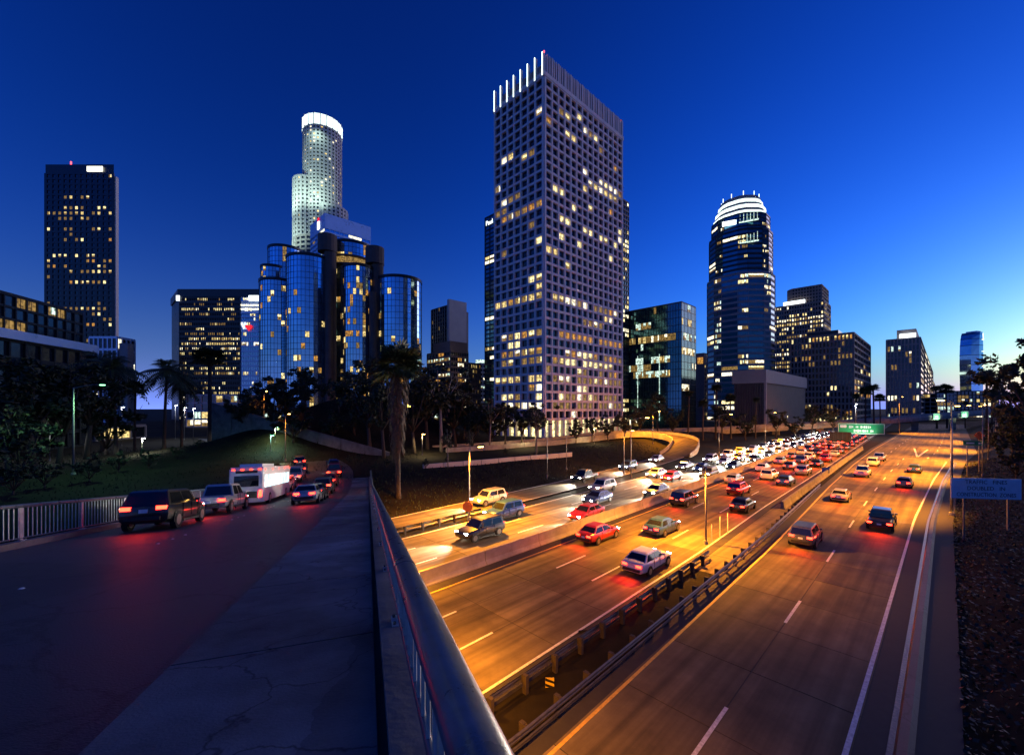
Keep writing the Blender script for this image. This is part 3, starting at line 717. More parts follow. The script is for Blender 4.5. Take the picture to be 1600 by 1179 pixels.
# round skyscraper with the glowing crown
Y = 420; sk = Y / F
E = thing('crowned_skyscraper', 'slim round stepped skyscraper with glowing white crown', 'skyscraper', at(504, HY, Y)); E.location.z = PLAT
zt = zof(195, Y) - PLAT; zc = zof(213, Y) - PLAT
tier(E, ngon(0, 0, 27 * sk, 32, 0.5), zof(400, Y) - PLAT, zc, 1, 34, M['palestone'], M['darkglass'], 1.5, 1.7, 0.8, lights(61, 0.20, 0.6, (1, 2, 2, 0)), keep=110, top=False)
tier(E, ngon(12 * sk, 0, 25 * sk, 26, 0.5), zof(470, Y) - PLAT, zof(331, Y) - PLAT, 1, 24, M['palestone'], M['darkglass'], 2.0, 1.9, 0.8, lights(62, 0.06, 0.4, (1, 2, 3)), keep=60)
tier(E, ngon(-19 * sk, -6, 19.5 * sk, 22, 0.5), 0, zof(290, Y) - PLAT, 1, 58, M['palestone'], M['darkglass'], 2.0, 1.9, 0.8, lights(63, 0.04, 0.4, (1, 2, 3)), keep=60)
tier(E, ngon(-2, 2, 40 * sk, 28, 0.5), 0, zof(382, Y) - PLAT, 1, 40, M['greystone'], M['darkglass'], 1.8, 1.9, 0.8, lights(64, 0.10, 0.5, (1, 2, 3, 0)), keep=60)
for k in range(20):
    a = 2 * math.pi * (k + 0.5) / 20; r = 28 * sk; wd = 2 * r * math.sin(math.pi / 20)
    mb = MB(); cc = Vector((r * math.cos(a), r * math.sin(a), (zc + zt) / 2)); ux = Vector((-math.sin(a), math.cos(a), 0))
    mb.box(cc, (wd * 0.88, 0.8, zt - zc - 2), ux=ux); mb.build('crown_panel', M['crown'], E)
    mb = MB(); a2 = 2 * math.pi * k / 20; mb.box((r * math.cos(a2), r * math.sin(a2), (zc + zt) / 2), (0.9, 1.6, zt - zc), ux=(-math.sin(a2), math.cos(a2), 0)); mb.build('crown_rib', M['palestone'], E)
mb = MB(); mb.prism(ngon(0, 0, 26 * sk, 24), zc, zt - 4); mb.build('crown_core', M['crown'], E)
def flood(name, loc, target, e, c, parent=None, cone=70, size=0.5):
    l = bpy.data.lights.new(name, 'SPOT'); l.energy = e; l.color = c; l.spot_size = R(cone); l.spot_blend = 0.8; l.shadow_soft_size = size
    o = bpy.data.objects.new(name, l); col.objects.link(o); o.parent = parent; o.location = loc
    o.rotation_euler = (Vector(target) - Vector(loc)).to_track_quat('-Z', 'Y').to_euler(); return o
g = (0.66, 1.0, 0.90)
for x, y, z, tz in ((-30, -40, zof(335, Y) - PLAT, 20), (8, -44, zof(335, Y) - PLAT, 30), (-52, -36, zof(398, Y) - PLAT, 25), (-24, -50, zof(400, Y) - PLAT, 30)):
    flood('floodlight', (x, y, z), (x * 0.35 - 4, 0, z + tz), 5.5e4, g, E, 95, 1.0)
flood('floodlight', (6, -30, zc - 4), (0, -16, zc - 26), 1.5e4, g, E, 120, 1.0)

# blue white block with slanted roof
Y = 330
B, wr, wl = gridb('blue_white_block', 'pale blue office block with blank top band in front of the crowned skyscraper', 508, 486, 578, Y)
zt = zof(333, Y) - PLAT
tier(B, rect(0, wr, 0, wl), 0, zt - 11, [10, 6, 10, 6], 40, M['bluepanel'], M['blueglass'], 0.2, 1.6, 0.5, lights(71, 0.12, 0.6, (5, 2, 3)), keep=60, top=False)
mb = MB(); mb.prism(rect(-0.5, wr + 0.5, -0.5, wl + 0.5), zt - 11, zt); mb.build('top_band', M['bluepanel'], B)
mb = MB(); mb.box((-0.8, wl * 0.4, zt - 6), (0.4, 3.6, 6)); mb.build('sign', M['signlit'], B)
mb = MB(); mb.box((-0.8, wl * 0.4, zt - 1.5), (0.5, 2.6, 3)); mb.build('sign', M['signred'], B)

# plain slab tower and the office in front of it
Y = 300
B, wr, wl = gridb('slab_tower', 'grey slab tower with blank pale end wall and dark ribbed side', 702, 674, 729, Y)
zt = zof(467, Y) - PLAT
tier(B, rect(0.6, wr, 3, wl), 0, zt - 4, [0, 0, 0, 7], 30, M['blackwall'], M['darkglass'], 1.3, 0.25, 0.7, lights(81, 0.03, 0.2, (3,)), keep=20)
mb = MB(); mb.prism(rect(0, wr, 0, 2.6), 0, zt); mb.build('end_wall', M['palestone'], B)
mb = MB(); mb.prism(rect(wr + 0.5, wr + 4, 3, wl), 0, zt - 6); mb.build('side_core', M['greystone'], B)
Y = 235
B, wr, wl = gridb('banded_office', 'mid rise office with bright horizontal white window bands below the slab tower', 704, 668, 752, Y)
zt = zof(548, Y) - PLAT
tier(B, rect(0, wr * 0.55, 0, wl), 0, zt, [8, 0, 8, 8], 14, M['tan'], M['darkglass'], 0.25, 1.1, 0.5, lights(83, 0.34, 0.8, (5, 2, 2, 3, 4)), keep=90)
tier(B, rect(wr * 0.56, wr, 1, wl), 0, zt - 6, [8, 0, 8, 8], 12, M['brown'], M['darkglass'], 0.6, 1.1, 0.5, lights(84, 0.25, 0.6, (0, 3, 3, 4)), keep=60)
mb = MB(); mb.prism(rect(1, wr * 0.6, 2, wl * 0.8), zt + 0.5, zt + 6); mb.build('roof_plant', M['tan'], B)
Y = 260
B, wr, wl = gridb('narrow_lit_block', 'narrow pale block with white lit cap beside the dark tower', 750, 744, 762, Y)
tier(B, rect(0, wr, 0, wl), 0, zof(568, Y) - PLAT, [3, 2, 3, 2], 14, M['bluepanel'], M['greyglass'], 0.4, 1.3, 0.4, lights(86, 0.2, 0.4, (2, 5)), keep=30)
mb = MB(); mb.prism(rect(-0.4, wr, -0.4, wl), zof(568, Y) - PLAT + 0.6, zof(563, Y) - PLAT + 0.6); mb.build('lit_cap', LIT[5], B)

# teal glass block right of the grid tower
Y = 200
B, wr, wl = gridb('teal_glass_block', 'dark teal glass block with bright end face, right of the grid tower', 1065, 960, 1087, Y)
zt = zof(472, Y) - PLAT
tier(B, rect(0, wr, 0, wl), 0, zt, [10, 0, 10, 26], 17, M['mullion'], M['tealglass'], 0.16, 0.22, 0.15, lights(91, 0.08, 0.75, (0, 5, 2, 3)), keep=110)
for y in (wl * 0.3, wl * 0.62, wl * 0.8):
    mb = MB(); mb.box((-0.3, y, zt * 0.33), (0.2, 0.18, zt * 0.55)); mb.build('light_line', LIT[5], B)
Y = 330
B, wr, wl = gridb('brown_block', 'narrow brown block with orange lit top between teal block and crowned octagon', 1100, 1086, 1112, Y)
zt = zof(551, Y) - PLAT
tier(B, rect(0, wr, 0, wl), 0, zt - 9, [5, 4, 5, 6], 14, M['tan'], M['darkglass'], 1.1, 1.3, 0.5, lights(93, 0.25, 0.5, (0, 3)), keep=50, top=False)
mb = MB(); mb.prism(rect(0, wr, 0, wl), zt - 9, zt); mb.build('top_wall', M['tan'], B)
mb = MB(); mb.box((-0.4, wl * 0.4, zt - 6), (0.3, wl * 0.6, 5)); mb.build('lit_panel', LIT[4], B)

# octagonal tower with lit crown
Y = 300; k_ = Y / F
L_ = thing('octagonal_tower', 'dark octagonal tower with three bright rings of light at the top', 'skyscraper', at(1156, HY, Y)); L_.location.z = PLAT
def octo(r, ph=0.0):
    out = []
    for i in range(8):
        a = math.pi / 4 * i + GA + ph
        for da in (-0.25, 0.25): out.append((r * math.cos(a + da), r * math.sin(a + da)))
    return out
bz = lambda py: zof(py, Y) - PLAT
tier(L_, octo(46.5 * k_), 0, bz(440), [1, 5] * 8, 26, M['greystone'], M['tealglass'], 0.18, 1.5, 0.3, lights(101, 0.22, 0.8, (2, 2, 5, 1, 3)), keep=120)
tier(L_, octo(43.5 * k_), bz(440), bz(375), [1, 5] * 8, 9, M['mullion'], M['tealglass'], 0.18, 1.4, 0.3, lights(102, 0.2, 0.8, (2, 1, 3)), keep=80)
tier(L_, octo(40 * k_), bz(375), bz(350), [1, 4] * 8, 4, M['mullion'], M['tealglass'], 0.2, 1.0, 0.3, lights(103, 0.1, 0.6, (2, 1, 3)), keep=40)
for i, (a, b, r) in enumerate(((350, 341, 38), (340, 331, 35), (330, 321, 31))):
    mb = MB(); mb.prism(octo(r * k_), bz(a), bz(b), top=octo((r - 2.2) * k_)); mb.build('crown_tier', M['greystone'], L_)
    for j in range(1):
        za, zb_ = bz(a - 0.6), bz(a - 5.4); rr = r + 0.35
        mb = MB(); mb.prism(octo(rr * k_), za, zb_, top=octo((rr - 0.7) * k_)); mb.build('light_ring', M['crown'], L_)
mb = MB(); mb.prism(octo(28 * k_), bz(321), bz(318)); mb.build('roof', M['greystone'], L_)
for k in range(10):
    a = 2 * math.pi * k / 10; mb = MB(); mb.tube([(26 * k_ * math.cos(a), 26 * k_ * math.sin(a), bz(318)), (26 * k_ * math.cos(a), 26 * k_ * math.sin(a), bz(311))], 0.25, 5); mb.build('mast', M['crown'], L_)
vd = (CAM - L_.location); vd.z = 0; vd.normalize(); vr_ = Vector((-vd.y, vd.x, 0))
for py, rr in ((363, 40.5), (395, 44)):
    c = vd * rr * k_ * 0.985 + vr_ * (11.5 * k_); mb = MB()
    for i in range(6): mb.box(c + vr_ * (i * 2.0 - 5) + Vector((0, 0, bz(py) + 3)), (0.3, 0.3, 6 if i in (0, 5) else 4.6), ux=vr_)
    mb.box(c + Vector((0, 0, bz(py))), (11.5, 0.5, 0.8), ux=vr_); mb.build('lit_balcony', LIT[5], L_)
mb = MB(); mb.box(vd * 40.6 * k_ * 0.97 + vr_ * (-14 * k_) + Vector((0, 0, bz(361))), (8.5, 0.6, 3.0), ux=vr_); mb.build('sign', M['signlit'], L_)

# right hand group
Y = 350
B, wr, wl = gridb('terraced_tower', 'brown tower with rounded top storeys and white lit sign band', 1287, 1206, 1297, Y)
zt = zof(470, Y) - PLAT
tier(B, rect(0, wr, 0, wl), 0, zt, [6, 0, 6, 20], 27, M['tan'], M['darkglass'], 0.8, 1.5, 0.6, lights(111, 0.42, 0.6, (0, 1, 3, 0, 2)), keep=240)
tier(B, [(0.5 + 2, 2), (wr + 3, 2), (wr + 3, wl * 0.62), (5, wl * 0.70), (1.5, wl * 0.60)], zt + 0.5, zof(443, Y) - PLAT, [5, 0, 4, 3, 10], 5, M['tan'], M['greyglass'], 0.8, 1.1, 0.6, lights(112, 0.06, 0.3, (3,)), keep=20)
mb = MB(); mb.box((-0.7, wl * 0.55, zt + 2.2), (0.5, wl * 0.42, 2.8)); mb.build('sign', M['signlit'], B)
Y = 270
B, wr, wl = gridb('square_grid_block', 'brown square grid office block in front of the terraced tower', 1333, 1236, 1359, Y)
zt = zof(520, Y) - PLAT
tier(B, rect(0, wr, 0, wl), 0, zt, [6, 0, 6, 17], 14, M['tan'], M['darkglass'], 0.9, 1.3, 0.7, lights(121, 0.20, 0.6, (3, 0, 3, 4, 1)), keep=110)
mb = MB(); mb.prism(rect(3, wr, 8, wl * 0.75), zt + 0.5, zt + 3.5); mb.build('roof_plant', M['blackwall'], B)
Y = 190
B, wr, wl = gridb('blank_block', 'low windowless grey block with pale parapet beside the palms', 1195, 1147, 1258, Y)
zt = zof(577, Y) - PLAT
mb = MB(); mb.prism(rect(0, wr, 0, wl), 0, zt - 6); mb.build('wall', M['brown'], B)
mb = MB(); mb.prism(rect(-0.7, wr + 0.7, -0.7, wl + 0.7), zt - 6, zt); mb.build('parapet', M['greystone'], B)
for k in range(12):
    mb = MB(); mb.box((-0.35, wl * (k + 0.5) / 12, (zt - 6) / 2), (0.7, 0.5, zt - 6)); mb.build('rib', M['brown'], B)
mb = MB(); mb.box((-0.35, -0.35, zt / 2 - 3), (0.9, 0.9, zt - 6)); mb.build('corner_pier', M['greystone'], B)
for x, z in ((wr * 0.5, 5), (wr * 0.35, 4)):
    mb = MB(); mb.box((x, -0.06, z), (0.8, 0.1, 1.0)); mb.build('window', LIT[1], B)
Y = 330
B, wr, wl = gridb('sign_topped_office', 'office block with big framed windows and white sign under its roof', 1437, 1386, 1462, Y)
zt = zof(527, Y) - PLAT
tier(B, rect(0, wr * 0.62, 0, wl), 0, zt, [5, 0, 5, 9], 13, M['greystone'], M['greyglass'], 0.9, 0.9, 0.8, lights(131, 0.16, 0.4, (3, 2, 3, 5)), keep=90)
tier(B, rect(wr * 0.63, wr, 0.4, wl), 0, zof(550, Y) - PLAT, [3, 0, 3, 0], 11, M['palestone'], M['greyglass'], 0.9, 0.9, 0.8, lights(132, 0.5, 0.6, (3, 0, 1)), keep=40)
mb = MB(); mb.prism(rect(2, wr * 0.5, 2, wl * 0.7), zt + 0.5, zof(512, Y) - PLAT); mb.build('roof_plant', M['greystone'], B)
mb = MB(); mb.box((-0.8, wl * 0.36, zt + 2.2), (0.5, wl * 0.5, 3.2)); mb.build('sign', M['signlit'], B)
# curved glass tower
Y = 520
Q = thing('curved_glass_tower', 'distant blue glass tower with bowed sides and slanted top', 'skyscraper', at(1521, HY, Y)); Q.location.z = PLAT; Q.rotation_euler.z = R(20)
k_ = Y / F; prevp = None; zs = [615, 600, 585, 570, 555, 540, 530, 523, 520]; ws = [14.2, 14.9, 15.6, 16.0, 15.9, 14.9, 13.4, 11.2, 9.0]
mb = MB(); ml_ = MB()
def qs(wd): return [(-wd * k_, -3), (-wd * k_ * 0.35, -7), (wd * k_ * 0.35, -7), (wd * k_, -3), (wd * k_ * 0.9, 8), (-wd * k_ * 0.9, 8)]
zb = 0.0; prev = qs(13.5)
for py, wd in zip(zs, ws):
    z = zof(py, Y) - PLAT; cur = qs(wd); mb.prism(prev, zb, z - 0.25, top=cur); ml_.prism([(a * 1.008, b * 1.02) for a, b in cur], z - 0.5, z + 0.1); prev, zb = cur, z
mb.build('glazing', M['blueglass'], Q); ml_.build('floor_band', M['mullion'], Q)
zb = zof(520, Y) - PLAT; mb = MB(); mb.prism([(-3 * k_, -4), (8 * k_, -4), (8 * k_, 6), (-3 * k_, 6)], zb, zb + 2.0); mb.build('roof_plant', M['bluepanel'], Q)
mb = MB(); mb.box((11 * k_, -5, zof(526, Y) - PLAT), (0.8, 0.5, 8)); mb.build('roof_blade', M['signlit'], Q)
rq = random.Random(5)
for i in range(26):
    py = rq.uniform(528, 600); x = rq.uniform(0.15, 0.85) * 14 * k_
    o = link('window', pane(2.6, 1.4, rq.choice((2, 5, 3))), Q); u = Vector((13 * k_, 5, 0)).normalized()
    f_ = max(0, (x - 5.4 * k_) / (10 * k_)); o.location = (x, -7.5 + 4 * f_, zof(py, Y) - PLAT); o.rotation_euler.z = math.atan2(4, 10 * k_) if f_ > 0 else 0
# low blocks behind the overpass
for nm, lb, l, r, top, Y, m, sd in (('low_block', 'low pale block right of the sign topped office', 1463, 1490, 615, 380, 'palestone', 141), ('low_glass_block', 'low dark block under the curved glass tower', 1490, 1560, 611, 420, 'greyglass', 142),
                             ('white_lit_hall', 'low white lit frontage across the street below the wide office', 292, 372, 617, 210, 'palestone', 143), ('low_shop_block', 'low grey block with lit front behind the palms on the left', 20, 150, 668, 120, 'greystone', 144),
                             ('terrace_block', 'low pale terrace building between hill and grid tower', 640, 700, 640, 150, 'tan', 145)):
    B, w = facing(nm, lb, l, r, Y); zt = max(3.5, zof(top, Y) - PLAT)
    tier(B, rect(0, w, 0, 16), 0, zt, [max(5, int(w / 3.5)), 3, 0, 3], max(1, int(zt / 3.6)), M[m if m != 'greyglass' else 'mullion'], M['darkglass'], 0.5, 0.8, 0.4, lights(sd, 0.28, 0.5, (2, 0, 5, 3)), keep=40)

# ------------------------------------------------------------------ exit ramp, overpass, walls
def poly_ribbon(pts, w, name, m, kind='structure', up=0.0):
    mb = MB(); rows = []
    for i, p in enumerate(pts):
        d = (pts[min(i + 1, len(pts) - 1)] - pts[max(i - 1, 0)]); d.z = 0; d.normalize(); n = Vector((d.y, -d.x, 0)) * w / 2
        rows.append((p - n, p + n))
    for a, b in zip(rows, rows[1:]): mb.face([a[0], a[1], b[1], b[0]])
    o = mb.build(name, m); tag(o, kind=kind); return o, rows
def smooth_path(pts, n=6):
    pts = [Vector(p) for p in pts]; out = []
    for i in range(len(pts) - 1):
        a, b, c, d = pts[max(i - 1, 0)], pts[i], pts[i + 1], pts[min(i + 2, len(pts) - 1)]
        for k in range(n):
            t = k / n; out.append(0.5 * ((2 * b) + (c - a) * t + (2 * a - 5 * b + 4 * c - d) * t * t + (3 * b - a - 3 * c + d) * t ** 3))
    return out + [pts[-1]]
rp = smooth_path([fw(97, -44.9, 0.02), fw(104, -46.5, 0.5), (46, 112, 1.3), (49, 119, 2.2), (48.5, 126, 2.9), (44, 131.5, 3.3), (36, 132, 3.4), (26, 126, 3.1), (13, 115, 2.5), (0, 103.5, 2.25), (-16, 92, 2.2)])
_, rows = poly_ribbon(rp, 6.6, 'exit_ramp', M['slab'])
rpp = thing('ramp_parapet', 'low concrete parapet curling round the loop ramp left of the freeway', 'parapet', rp[0])
for side in (0, 1):
    mb = MB()
    for a, b in zip(rows, rows[1:]):
        p, q = a[side] - rp[0], b[side] - rp[0]; u = Vector((0, 0, 0.8)); dn = Vector((0, 0, -0.9)); mb.face([p + dn, q + dn, q + u, p + u])
        d = (q - p).normalized(); n = Vector((d.y, -d.x, 0)) * (0.25 if side else -0.25); mb.face([p + u, q + u, q + u + n, p + u + n]); mb.face([p + u + n, q + u + n, q + dn + n, p + dn + n])
    mb.build('parapet_wall', M['conc'], rpp)
for i in (14, 22, 30):
    p = rp[i]; mb = MB(); g0 = terr(p.x, p.y)
    if p.z - g0 > 0.9:
        mb.tube([Vector((p.x, p.y, g0 - 0.2)) - rp[0], Vector((p.x, p.y, p.z - 0.3)) - rp[0]], 0.6, 10); mb.build('pier', M['conc'], rpp)
op = smooth_path([at(1010, 672, 168), at(1130, 669, 172), at(1225, 664, 178), at(1310, 659, 186), at(1400, 653, 200), at(1490, 646, 216), at(1575, 640, 236), at(1680, 634, 262)])
OV = thing('overpass', 'concrete road bridge crossing high over the far freeway lanes', 'bridge', op[0])
orow = []
for i, p in enumerate(op):
    d = op[min(i + 1, len(op) - 1)] - op[max(i - 1, 0)]; d.z = 0; d.normalize(); orow.append((p, Vector((d.y, -d.x, 0))))
def sweep(name, m, prof, rows, o, parent):
    mb = MB()
    for (p, n), (q, k) in zip(rows, rows[1:]):
        for (a, z0), (b, z1) in zip(prof, prof[1:] + prof[:1]):
            mb.face([p + n * a + Vector((0, 0, z0)) - o, p + n * b + Vector((0, 0, z1)) - o, q + k * b + Vector((0, 0, z1)) - o, q + k * a + Vector((0, 0, z0)) - o])
    return mb.build(name, m, parent)
sweep('deck', M['conc'], [(0.0, -2.3), (8, -2.3), (8.4, -0.9), (-0.4, -0.9)][::-1], [(p, n * -1) for p, n in orow], op[0], OV)
sweep('parapet', M['conc'], [(0.0, -0.895), (-0.4, -0.895), (-0.35, 0.1), (-0.05, 0.1)], [(p, n * -1) for p, n in orow], op[0], OV)
sweep('parapet', M['conc'], [(8.0, -0.895), (8.4, -0.895), (8.35, 0.1), (8.05, 0.1)], [(p, n * -1) for p, n in orow], op[0], OV)
for i in (6, 12, 17, 22, 27, 31, 36):
    p, n = orow[i]; v = p - n * 4; s_, t_ = v.dot(FN), v.dot(FD)
    mb = MB(); mb.box(Vector((v.x, v.y, (p.z - 2.3 - 0.4) / 2)) - op[0], (1.1, 2.6, p.z - 2.3 + 0.4), ux=FD); mb.build('pier', M['conc'], OV)
# pale lit low wall along the street left of the freeway
W = thing('street_wall', 'low pale wall along the street in front of the grid tower', 'wall', (-14, 66, PLAT - 0.1))
for i in range(9):
    a = Vector((2.9 * i, 2.05 * i, 0.35)); mb = MB(); mb.box(a + Vector((1.4, 1.0, 0)), (3.44, 0.3, 0.9), ux=(2.9, 2.05, 0)); mb.build('wall_panel', M['palestone'], W)
# grey retaining wall stepping down the hill towards the foot of the viaduct
W = thing('retaining_wall', 'grey retaining wall sloping down the dark hillside behind the viaduct road', 'wall', (-62, 86, PLAT - 0.3))
a0, a1 = Vector((-66, 92, 0)), Vector((-24, 82, 0))
for i in range(8):
    p, q = a0.lerp(a1, i / 8 + 0.002), a0.lerp(a1, (i + 1) / 8 - 0.002); h0, h1 = 11.0 - 9.8 * i / 8, 11.0 - 9.8 * (i + 1) / 8; o = W.location; o2 = Vector((o.x, o.y, 0)); n = Vector((0.23, 0.97, 0)) * 0.5
    mb = MB(); q_ = [p - o2, q - o2, q - o2 + Vector((0, 0, h1)), p - o2 + Vector((0, 0, h0))]
    mb.face(q_); mb.face([v + n for v in q_][::-1]); mb.face([q_[3], q_[2], q_[2] + n, q_[3] + n]); mb.build('wall_panel', M['dconc'], W)

# ------------------------------------------------------------------ street lamps
SOD = (1.0, 0.325, 0.012)
def lamp(name, label, base, h, arm, lens, e, c, group=None, lit=True, r=0.09, spot=150, aim=None, m='pole'):
    L = thing(name, label, 'street lamp', base, 0, group); a = Vector(arm)
    mb = MB(); mb.tube([(0, 0, -0.3), (0, 0, h * 0.5), (0, 0, h)], [r, r * 0.8, r * 0.55], 8); mb.build('pole', M[m], L, smooth=True)
    mb = MB(); mb.tube([(0, 0, 0), (0, 0, 0.35)], [r * 2.0, r * 1.8], 8); mb.build('base', M['conc'], L)
    if a.length > 0.1:
        pts = [Vector((0, 0, h - 0.1)) + a * k + Vector((0, 0, 0.6 * math.sin(k * 1.57) * min(1, a.length / 2))) for k in (0, 0.25, 0.5, 0.75, 1.0)]
        mb = MB(); mb.tube(pts, 0.04, 6); mb.build('arm', M[m], L, smooth=True); hd = pts[-1]; ax = a.normalized()
    else: hd = Vector((0, 0, h + 0.1)); ax = Vector((1, 0, 0))
    mb = MB(); mb.box(hd + ax * 0.25 + Vector((0, 0, 0.03)), (0.8, 0.32, 0.16), ux=ax); hood = mb.build('lamp_head', M['dark'], L)
    mb = MB(); mb.box(hd + ax * 0.28 + Vector((0, 0, -0.09)), (0.55, 0.24, 0.08), ux=ax); mb.build('lamp_glass', M[lens] if lit else M['carglass'], hood)
    if lit and e:
        l = bpy.data.lights.new('lamp_light', 'SPOT'); l.energy = e; l.color = c; l.spot_size = R(spot); l.spot_blend = 0.6; l.shadow_soft_size = 0.18
        o = bpy.data.objects.new('lamp_light', l); col.objects.link(o); o.parent = L; o.location = hd + ax * 0.28 + Vector((0, 0, -0.2)); o.rotation_euler = Vector(aim or (0, 0, -1)).to_track_quat('-Z', 'Y').to_euler()
    return L
gp = onz(1103, 850)
lamp('freeway_lamp', 'lit sodium lamp post standing on the gore island beside the guardrail', gp, 6.6, (-1.3, 0.6, 0), 'sodium', 30000, SOD)
lamp('freeway_lamp', 'tall sodium lamp post beside the white traffic fines sign', onz(1487, 805), 12.3, (-0.5, 0.3, 0), 'sodium', 62000, SOD, r=0.13, aim=FN * -1.0 + Vector((0, 0, -1.1)), spot=115)
lamp('freeway_lamp', 'sodium lamp post with octagonal orange sign between exit road and freeway', onz(733, 812), 7.3, (0.9, 0.6, 0), 'sodium', 50000, SOD)
lamp('freeway_lamp', 'bright sodium lamp high above the far overpass, left of its green signs', Vector((*at(1405, 620, 190).xy, 0.0)), 16.4, (0.8, -0.4, 0), 'sodium', 110000, SOD, r=0.16, aim=(0.35, -0.5, -1), spot=105)
for i, (t_, s_, e_) in enumerate(((98, 4.0, 110000), (128, 6.0, 125000), (165, 9.0, 130000), (205, 11.5, 120000))):
    lamp('freeway_lamp', 'slim sodium lamp post on the right bank, %s beyond the fines sign' % ORD[i], fw(t_, s_, terr(*fw(t_, s_).xy)), 10.5, FN * -2.4, 'sodium', e_, SOD, aim=FN * -1.0 + Vector((0, 0, -1.0)), spot=120)
lamp('freeway_lamp', 'twin post sodium lamp on the verge where the exit road starts to climb', onz(975, 738, 0.3), 7.0, (1.3, 0.4, 0), 'sodium', 9000, SOD)
lamp('freeway_lamp', 'thin unlit lamp post beside the exit road below the grid tower', onz(885, 733, 0.8), 8.0, (0.2, 0, 0), 'sodium', 0, SOD, lit=False, r=0.07)
lamp('freeway_lamp', 'thin unlit lamp post on the verge below the grid tower corner', onz(855, 745, 0.5), 8.5, (0.2, 0, 0), 'sodium', 0, SOD, lit=False, r=0.07)
lamp('overpass_lamp', 'white lamp on a post above the big green sign', Vector((*at(1337, 640, 165).xy, 0)), 13.0, (0, 0, 0), 'lampwhite', 9000, (0.9, 0.97, 1.0))
lamp('freeway_lamp', 'sodium lamp post inside the bend of the loop ramp', (41, 122, terr(41, 122)), 9.0, (2.0, 1.0, 0), 'sodium', 42000, SOD)
for i, t_ in enumerate((8.0, 17.0, 27.0)):  # added lamps, out of sight behind the railing, to light the near lanes amber
    p = via(t_, 0.63, -0.8); L = thing('added_viaduct_lamp', 'added sodium fill lamp out of sight on the outer side of the viaduct, %s along' % ORD[i], 'lamp', p)
    mb = MB(); mb.tube([(0, 0, 0), (0.1, 0.035, 0.05), (0.2, 0.07, 0.05)], 0.03, 6); mb.build('bracket', M['galv'], L)
    mb = MB(); mb.box((0.25, 0.085, 0.03), (0.4, 0.26, 0.14), ux=BN); hood = mb.build('lamp_head', M['dark'], L)
    mb = MB(); mb.box((0.25, 0.085, -0.07), (0.3, 0.18, 0.06), ux=BN); mb.build('lamp_glass', M['sodium'], hood)
    l = bpy.data.lights.new('lamp_light', 'SPOT'); l.energy = 15000; l.color = SOD; l.spot_size = R(125); l.spot_blend = 0.9; l.shadow_soft_size = 0.12
    o = bpy.data.objects.new('lamp_light', l); col.objects.link(o); o.parent = L; o.location = (0.25, 0.085, -0.16); o.rotation_euler = (R(24), R(4), 0)
for i, t_ in enumerate((62, 112, 158)):
    p = fw(t_, lerp(ML, t_) - (0.9 if t_ < 70 else 3.0)); lamp('freeway_lamp', 'sodium lamp post on the left edge of the oncoming lanes, %s from the viaduct' % ORD[i], (p.x, p.y, 0), 9.5, FN * 2.6, 'sodium', (22000, 60000, 70000)[i], SOD, aim=FN * 0.8 + Vector((0, 0, -1)), spot=125)
gl_b = onz(115, 742, PLAT)
lamp('street_lamp', 'lamp post glowing green beyond the viaduct railing on the left', gl_b, zof(601, gl_b.y) - PLAT - 0.4, (3.2, 0.6, 0), 'lampgreen', 4200, (0.35, 1.0, 0.45), spot=174, r=0.14)
for i, (px, py, e_, lens, c) in enumerate(((78, 664, 1400, 'lampwhite', (0.9, 0.97, 1)), (190, 636, 1800, 'lampwhite', (0.95, 0.97, 1)), (222, 693, 2200, 'lampwhite', (1, 1, 0.7)), (302, 638, 2200, 'lampwhite', (0.9, 0.97, 1)),
                                          (274, 633, 1600, 'lampwhite', (0.9, 0.97, 1)), (288, 637, 1200, 'lampwhite', (0.9, 0.97, 1)), (362, 680, 2600, 'lampwhite', (1, 0.9, 0.8)), (430, 667, 2600, 'lampgreen', (0.7, 1, 0.45)), (423, 702, 1500, 'lampgreen', (0.3, 0.9, 0.8)), (364, 662, 1500, 'lampwhite', (0.9, 0.97, 1)))):
    Yd = (76, 105, 82, 120, 130, 125, 96, 84, 80, 110)[i]; p = at(px, py, Yd); g0 = terr(p.x, p.y); 
    lamp('street_lamp', 'small white street lamp among the palms left of the viaduct, %s from the left edge' % ORD[(0, 1, 2, 5, 3, 4, 7, 9, 8, 6)[i]], Vector((p.x, p.y, g0)), max(3.0, p.z - g0), (0, 0, 0), lens, e_, c, 'street lamps left of the viaduct', spot=165, r=0.06)
l = None
for i, (x, y, e_) in enumerate(((-40, 74, 3000), (-58, 98, 4500))):
    lamp('street_lamp', 'sodium street lamp beside the bend of the viaduct road, %s one' % ('near', 'far')[i], (x, y, terr(x, y)), 8.0, (1.2, -1.2, 0), 'sodium', e_, SOD)
for i, (x, y, e_) in enumerate(((3, 100, 2500), (22, 112, 2500), (-18, 84, 2500))):
    lamp('street_lamp', 'short warm street lamp on the street before the grid tower, %s' % ('near its corner', 'by the loop ramp', 'by the pale wall')[i], (x, y, terr(x, y)), 4.2, (0, 0, 0), 'sodium', e_, (1.0, 0.75, 0.35), spot=165, r=0.05)

